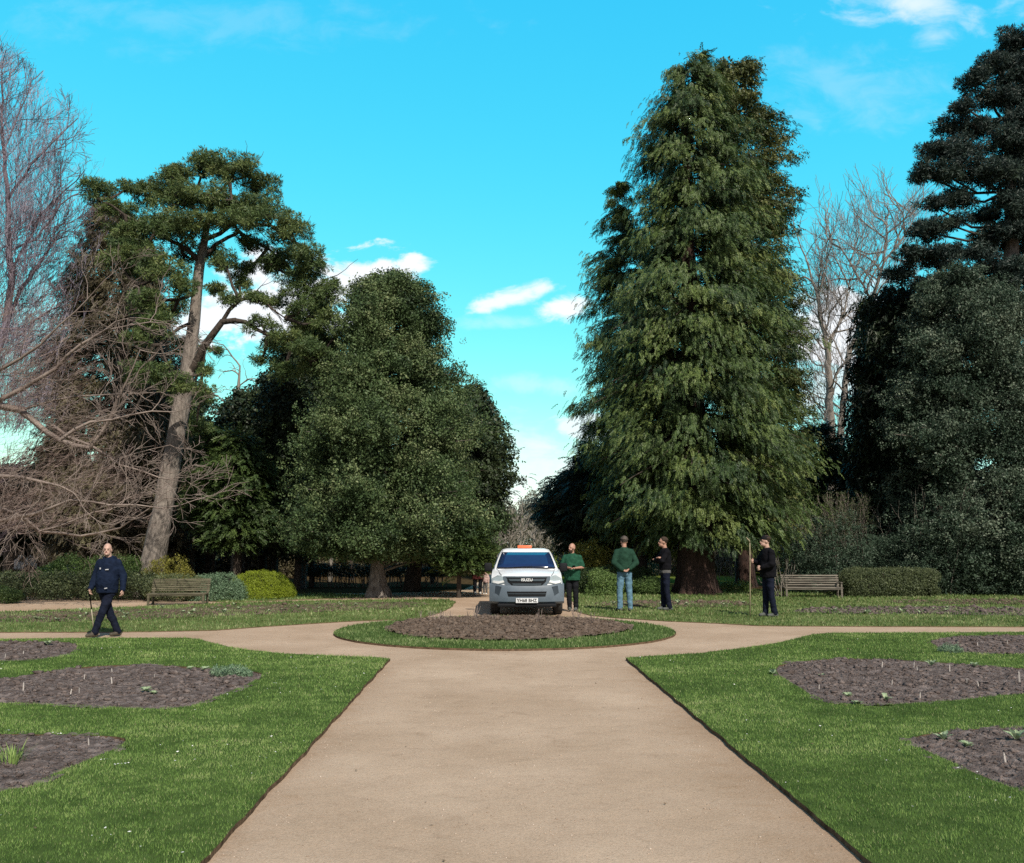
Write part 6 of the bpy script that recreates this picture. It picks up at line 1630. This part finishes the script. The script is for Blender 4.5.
# distant undergrowth nobody could count
def mass(name, label, x0, x1, Y, dY, h, n, seed, mats, scale, cat='undergrowth', hv=0.5):
    rg = np.random.default_rng(seed)
    x = rg.uniform(x0, x1, n); y = Y + rg.uniform(-dY, dY, n)
    hh = h * (0.55 + 0.9 * (fbm(x * 0.35, y * 0.1, 3, seed)) * hv * 2)
    z = hh * rg.random(n) ** 0.8
    V, T = place_templates(T_LEAF, np.stack([x, y, z], -1), rg.normal(size=(n, 3)), scale * rg.uniform(.6, 1.4, n), rg.uniform(0, 6, n), 0.35 + 0.3 * fbm(x * 0.8, z, 3, seed) + rg.normal(0, .08, n), rg)
    o = foliage_obj(name, V, T, mats, None)
    return tag(o, label, cat, None, 'stuff')
mass('undergrowth', 'brown twiggy undergrowth behind the wood on the left', -34, -2.6, 50, 2.5, 2.3, 12000, 401, L_BROWN, 0.30)
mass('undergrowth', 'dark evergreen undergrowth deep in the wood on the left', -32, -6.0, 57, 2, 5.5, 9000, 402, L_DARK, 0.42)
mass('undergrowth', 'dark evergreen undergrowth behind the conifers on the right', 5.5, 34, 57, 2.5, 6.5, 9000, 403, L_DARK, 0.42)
mass('undergrowth', 'brown twiggy undergrowth behind the conifers on the right', 2.6, 30, 51, 1.5, 1.5, 4500, 404, L_BROWN, 0.28)
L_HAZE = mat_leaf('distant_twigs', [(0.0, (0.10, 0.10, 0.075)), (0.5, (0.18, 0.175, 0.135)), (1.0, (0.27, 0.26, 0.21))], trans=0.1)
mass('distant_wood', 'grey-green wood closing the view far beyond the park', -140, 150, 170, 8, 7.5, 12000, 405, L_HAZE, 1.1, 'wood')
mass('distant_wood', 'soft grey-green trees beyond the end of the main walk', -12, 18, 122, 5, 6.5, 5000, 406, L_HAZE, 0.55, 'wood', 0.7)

# ------------------------------------------------------------------ small plants in the beds
L_SEED = mat_leaf('seedling_leaves', [(0.0, (0.16, 0.22, 0.10)), (0.5, (0.32, 0.40, 0.23)), (1.0, (0.52, 0.60, 0.42))], rough=0.5, trans=0.25)
def leaf_plant(n, size, hgt, seed, cup=0.5, lobes=True):
    """rosette of broad curved leaves"""
    rg = np.random.default_rng(seed); bm = bmesh.new()
    for i in range(n):
        a = i * 2.4 + rg.uniform(-.3, .3); L = size * rg.uniform(0.6, 1.1); w_ = L * 0.30; e0 = rg.uniform(0.35, 1.1)
        prev = None
        for k in range(6):
            t = k / 5; r = L * (0.12 + 0.88 * t); el = e0 * (1 - t * cup)
            x = math.cos(a) * r * math.cos(el); y = math.sin(a) * r * math.cos(el); z = 0.01 + r * math.sin(el) * hgt
            ww = w_ * math.sin(PI * (0.08 + 0.9 * t)) * (1 + (0.22 if k % 2 else -0.1) * lobes)
            nx, ny = -math.sin(a), math.cos(a)
            cur = [bm.verts.new((x + nx * ww, y + ny * ww, z + ww * 0.3)), bm.verts.new((x, y, z)), bm.verts.new((x - nx * ww, y - ny * ww, z + ww * 0.3))]
            if prev:
                bm.faces.new((prev[0], prev[1], cur[1], cur[0])); bm.faces.new((prev[1], prev[2], cur[2], cur[1]))
            prev = cur
    me = bpy.data.meshes.new('leaves'); bm.to_mesh(me); bm.free()
    at = me.attributes.new('tone', 'FLOAT', 'POINT')
    rg2 = np.random.default_rng(seed + 1)
    at.data.foreach_set('value', np.clip(rg2.normal(.5, .15, len(me.vertices)), 0, 1).astype(np.float32))
    me.materials.append(L_SEED)
    return me
def put_plant(me, px, py, hz, zl, sc, label, name='seedling', cat='plant', group='young plants set out in the soil beds', stem=True):
    x, y = G(px, py, zl); z = hz(x, y) if hz else zl
    o = empty(name, (x, y, z - 0.01), px * 1.7, label, cat, group)
    c = link_mesh('leaves', me, None, o)
    o.scale = (sc, sc, sc)
    return o
P1 = leaf_plant(9, 0.085, 1.7, 1, 0.3); P2 = leaf_plant(14, 0.07, 1.4, 2, 0.5); P3 = leaf_plant(44, 0.16, 1.5, 3, 0.35); P4 = leaf_plant(7, 0.07, 1.5, 5)
def bushy(px, py, nm, sc, label):
    x, y = G(px, py, .04)
    shrub('seedling', label, 'plant', x, y, .17 * sc, .13 * sc, .16 * sc, T_LEAF, .045, L_GLAUC, 260, px, z0=-.04, bump=.35, bf=9, tone0=.55, stems=False, inner=.6, group='young plants set out in the soil beds')
put_plant(P1, 944, 741, HZ['BR3'], .04, 1.0, 'upright pale green seedling near the tip of the front right bed')
put_plant(P2, 967, 747, HZ['BR3'], .04, 0.95, 'flatter pale seedling just right of the upright one in the front right bed')
put_plant(P1, 1016, 741, HZ['BR3'], .04, 1.25, 'largest leafy seedling at the back of the front right bed, by the photo edge')
put_plant(P2, 848, 697, HZ['BR2'], .04, 0.95, 'rear one of two pale rosettes in the middle right bed')
put_plant(P2, 857, 704, HZ['BR2'], .04, 1.05, 'front one of two pale rosettes in the middle right bed')
put_plant(P4, 886, 700, HZ['BR2'], .04, 1.2, 'wilted pale plant right of the two rosettes in the middle right bed')
put_plant(P4, 773, 674, HZ['BR2'], .04, 1.3, 'pale seedling at the left tip of the middle right bed')
put_plant(P1, 931, 666, None, .05, 1.15, 'bright leafy plant on the grass at the back of the middle right bed')
bushy(950, 652, 'BR1', 1.0, 'bushy pale green plant at the left end of the upper right bed')
put_plant(P1, 975, 668, HZ['BR2'], .04, 1.0, 'dark leafy plant on the rear edge of the middle right bed')
bushy(228, 676, 'BL2', 1.15, 'bushy grey-green plant at the right tip of the middle left bed')
bushy(242, 675, 'BL2', 0.8, 'smaller grey-green plant beside the bushy one in the middle left bed')
put_plant(P2, 205, 673, HZ['BL2'], .04, 1.1, 'low green plant left of the bushy one in the middle left bed')
put_plant(P2, 190, 672, HZ['BL2'], .04, 0.9, 'small sparse plant near the back of the middle left bed')
put_plant(P2, 146, 694, HZ['BL2'], .04, 1.1, 'withered pale rosette in the centre of the middle left bed')
put_plant(P2, 154, 695, HZ['BL2'], .04, 0.8, 'small withered rosette beside the larger one in the middle left bed')
put_plant(P1, 48, 645, None, .05, 1.1, 'pale leafy plant on the grass behind the upper left bed')
put_plant(P1, 822, 677, HZ['BR2'], .04, .6, 'tiny sprout among clods in the left half of the middle right bed')
# grassy clump, front left bed
def grass_clump(px, py, hz, label, n=60, h=0.16):
    x, y = G(px, py, .04); rg = np.random.default_rng(px); V = []; 
    for i in range(n):
        a = rg.uniform(0, 2 * PI); r = rg.uniform(0, .09); l = h * rg.uniform(.5, 1.1); tl = rg.uniform(.1, .9); w_ = .004
        bx, by = r * math.cos(a), r * math.sin(a); nx, ny = -math.sin(a) * w_, math.cos(a) * w_
        mx, my = bx + math.cos(a) * l * tl * .4, by + math.sin(a) * l * tl * .4
        V += [(bx - nx, by - ny, 0), (bx + nx, by + ny, 0), (mx + nx, my + ny, l * .6), (mx - nx, my - ny, l * .6)]
        V += [(mx - nx, my - ny, l * .6), (mx + nx, my + ny, l * .6), (bx + math.cos(a) * l * tl, by + math.sin(a) * l * tl, l), (bx + math.cos(a) * l * tl, by + math.sin(a) * l * tl, l)]
    V = np.array(V); o = empty('grass_clump', (x, y, hz(x, y)), 0, label, 'plant')
    mesh_np('blades', V, np.arange(len(V)).reshape(-1, 4), M_GRASS, o, tone=rg.uniform(.5, .8, len(V)))
grass_clump(12, 762, HZ['BL3'], 'tuft of long green grass growing in the front left bed')

# white plant tags
bm = bmesh.new(); add_box(bm, (0, 0, 0.055), (0.016, 0.003, 0.13)); 
bmesh.ops.create_cone(bm, cap_ends=True, segments=3, radius1=0.009, radius2=0.001, depth=0.03, matrix=Matrix.Translation((0, 0, 0.128)))
TAGM = bpy.data.meshes.new('plant_tag'); bm.to_mesh(TAGM); bm.free()
M_TAG = mat_plain('tag_plastic', (0.46, 0.43, 0.40), rough=0.5); TAGM.materials.append(M_TAG)
TAGS = [(23, 694, 'BL2', 1.1, 'tall pale plant tag nearest the left edge in the middle left bed'), (70, 696, 'BL2', .9, 'left one of two short white tags near the front of the middle left bed'), (79, 694, 'BL2', .8, 'right one of two short white tags near the front of the middle left bed'),
        (112, 686, 'BL2', 1.0, 'thin pale tag right of the centre of the middle left bed'), (84, 681, 'BL2', .7, 'small tag towards the back of the middle left bed'), (154, 681, 'BL2', .7, 'small tag in the right half of the middle left bed'), (112, 674, 'BL2', .7, 'small tag on the back edge of the middle left bed'),
        (89, 744, 'BL3', .8, 'white tag near the right tip of the front left bed'), (882, 669, 'BR2', 1.0, 'pale tag near the back of the middle right bed'), (914, 669, 'BR2', .9, 'left tag of the close pair at the back of the middle right bed'), (918, 673, 'BR2', .8, 'right tag of the close pair at the back of the middle right bed'),
        (950, 674, 'BR2', 1.0, 'grey tag beside the dark leafy plant in the middle right bed'), (920, 700, 'BR2', .9, 'leaning white tag at the front of the middle right bed'), (1020, 685, 'BR2', 1.6, 'tallest pale marker at the right end of the middle right bed'), (979, 688, 'BR2', .9, 'thin tag left of the tallest marker in the middle right bed'),
        (819, 689, 'BR2', .7, 'small dull tag in the left part of the middle right bed'), (892, 687, 'BR2', .7, 'small dull tag in the middle of the middle right bed'), (967, 684, 'BR2', .7, 'dull tag between the dark leafy plant and the tallest marker'), (1006, 761, 'BR3', 1.0, 'bright white tag in the front right bed'),
        (5, 659, 'BL1', .9, 'thin tag in the upper left bed at the photo edge'), (23, 655, 'BL1', .8, 'thin tag near the middle of the upper left bed'), (1008, 645, 'BR1', .9, 'thin tag in the upper right bed near the photo edge'), (978, 646, 'BR1', .8, 'thin tag in the middle of the upper right bed')]
for i, (px, py, bk_, s_, lab) in enumerate(TAGS):
    x, y = G(px, py, .04); o = link_mesh('plant_tag', TAGM); o.location = (x, y, HZ[bk_](x, y) - .012); o.scale = (s_ * .75, s_, s_ * .7)
    o.rotation_euler = (0.12 * math.sin(i * 3.1), 0.14 * math.sin(i * 1.7), 0.5 * math.sin(i * 2.3)); tag(o, lab, 'plant tag', 'tags marking plants in the soil beds')

# pruned woody stubs on the island bed and beds
def stub(seed, h=0.22, n=4):
    rg = np.random.default_rng(seed); sg = []
    for i in range(n):
        a = rg.uniform(0, 2 * PI); p = np.array([0, 0, -.02]); d = np.array([math.cos(a) * .4, math.sin(a) * .4, 1.0])
        for k in range(3):
            q = p + d / np.linalg.norm(d) * h / 3 * rg.uniform(.8, 1.2); sg.append([*p, *q, .008 - .0015 * k, .0065 - .0015 * k]); p = q; d = d + rg.normal(0, .2, 3)
    V, Q = prisms(sg, 5); me = bpy.data.objects['pruned_rose'].data if False else None
    o = mesh_np('pruned_rose', V, Q, B_TWIG); return o
proto = [stub(1), stub(2, .28, 5), stub(3, .16, 3)]
meshes = [o.data for o in proto]
for o in proto: bpy.data.objects.remove(o)
rgs = np.random.default_rng(8)
SPOTS = [(392, 612.8), (404, 612.3), (413, 612.0), (455, 614.5), (432, 616)] + [(int(380 + rgs.random() * 260), 616 + rgs.random() * 14) for _ in range(26)]
for i, (px, py) in enumerate(SPOTS):
    x, y = G(px, py, .1)
    if math.hypot(x - CC[0], y - CC[1]) > 2.1:
        x = CC[0] + (x - CC[0]) * .72; y = CC[1] + .25 + (y - CC[1]) * .72
    o = link_mesh('pruned_rose', meshes[i % 3]); o.location = (x, y, HZ['C'](x, y)); s_ = 0.45 + rgs.random() * 0.5; o.scale = (s_, s_, s_); o.rotation_euler = (0, 0, rgs.random() * 6)
    tag(o, 'short bare brown pruned rose stub on the central round bed', 'rose bush', 'pruned roses on the central bed')
# seedlings on the far beds
for i in range(70):
    for _ in range(30):
        if i < 38: px, py = rgs.uniform(10, 430), rgs.uniform(602, 624); P_, hz = BFL, HZ['FL']; lab = 'small pale sprout in the long thin bed behind the left cross path'
        elif i < 52: px, py = rgs.uniform(590, 760), rgs.uniform(601, 608); P_, hz = BFR1, HZ['FR1']; lab = 'small pale sprout in the thin bed behind the standing men'
        else: px, py = rgs.uniform(790, 1024), rgs.uniform(600, 616); P_, hz = BFR2, HZ['FR2']; lab = 'small pale sprout in the long thin bed below the right bench'
        x, y = G(px, py, .05)
        if inpoly(np.array([x]), np.array([y]), P_)[0]: break
    else: continue
    me = (P1, P2, P4)[i % 3]; s_ = rgs.uniform(.8, 1.6)
    o = empty('seedling', (x, y, hz(x, y) - .01), rgs.random() * 6, lab, 'plant', {0: 'sprouts in the far left bed', 1: 'sprouts in the bed behind the men', 2: 'sprouts in the bed below the right bench'}[0 if i < 38 else (1 if i < 52 else 2)])
    link_mesh('leaves', me, None, o); o.scale = (s_, s_, s_)

# daisies and petals strewn on the grass, dead leaves on the path
M_PETAL = mat_plain('petal_white', (0.75, 0.74, 0.70), rough=0.6)
M_DEAD = mat_noise('dead_leaf', [(0.3, (0.07, 0.045, 0.025)), (0.7, (0.22, 0.15, 0.08))], scale=30, rough=0.9)
def strew(name, label, pts, size, mat, seed, cat):
    rg = np.random.default_rng(seed); V = []
    for (x, y, z) in pts:
        s = size * rg.uniform(.6, 1.4); a = rg.uniform(0, 6); ca, sa = math.cos(a) * s, math.sin(a) * s; t_ = rg.uniform(-.4, .4, 4) * s
        V += [(x + ca, y + sa, z + t_[0]), (x - sa * .6, y + ca * .6, z + t_[1]), (x - ca, y - sa, z + t_[2]), (x + sa * .6, y - ca * .6, z + t_[3])]
    return tag(mesh_np(name, np.array(V), np.arange(len(V)).reshape(-1, 4), mat), label, cat, None, 'stuff')
pts = []
for P_, hs in ((LLr, [BL1, BL2, BL3]), (LRr, [BR1, BR2, BR3])):
    for _ in range(900):
        y = rgs.uniform(5, 16.5); x = rgs.uniform(-.6, .6) * y * 1.05
        if fbm(np.array([x * .8]), np.array([y * .8]), 2, 4)[0] < .52: continue
        a_, b_ = np.array([x]), np.array([y])
        if inpoly(a_, b_, P_)[0] and not any(inpoly(a_, b_, h_)[0] for h_ in hs): pts.append((x, y, ZL + .030))
for px, py in [(3, 731), (50, 733.5), (58, 734), (93, 737.5), (101, 760), (122, 764), (115, 764.5)]:
    x, y = G(px, py, ZL + .03); pts += [(x + .02 * k, y + .01 * k, ZL + .035) for k in range(3)]
strew('daisies', 'tiny white daisies scattered over the front lawns', pts, 0.009, M_PETAL, 5, 'flowers')
pts = []
for _ in range(600):
    y = rgs.uniform(4.6, 30); x = rgs.uniform(-.62, .62) * y
    if abs(x) < 2.4 and rgs.random() < .7: continue
    pts.append((x, y, ZL + .02 if abs(x) > 2.4 or y > 22 else .012))
strew('dead_leaves', 'brown dead leaves and twigs strewn on path and grass', pts, 0.012, M_DEAD, 6, 'leaves')
for i, (px, py, s_, lab) in enumerate([(502, 791, 1, 'small dark curled leaf lying on the path, left of its centre line'), (552, 791.5, 1.2, 'longer dark leaf lying on the main path, centre of the foreground'), (490, 802, .6, 'tiny dark leaf fragment on the path below the curled leaf')]):
    pass
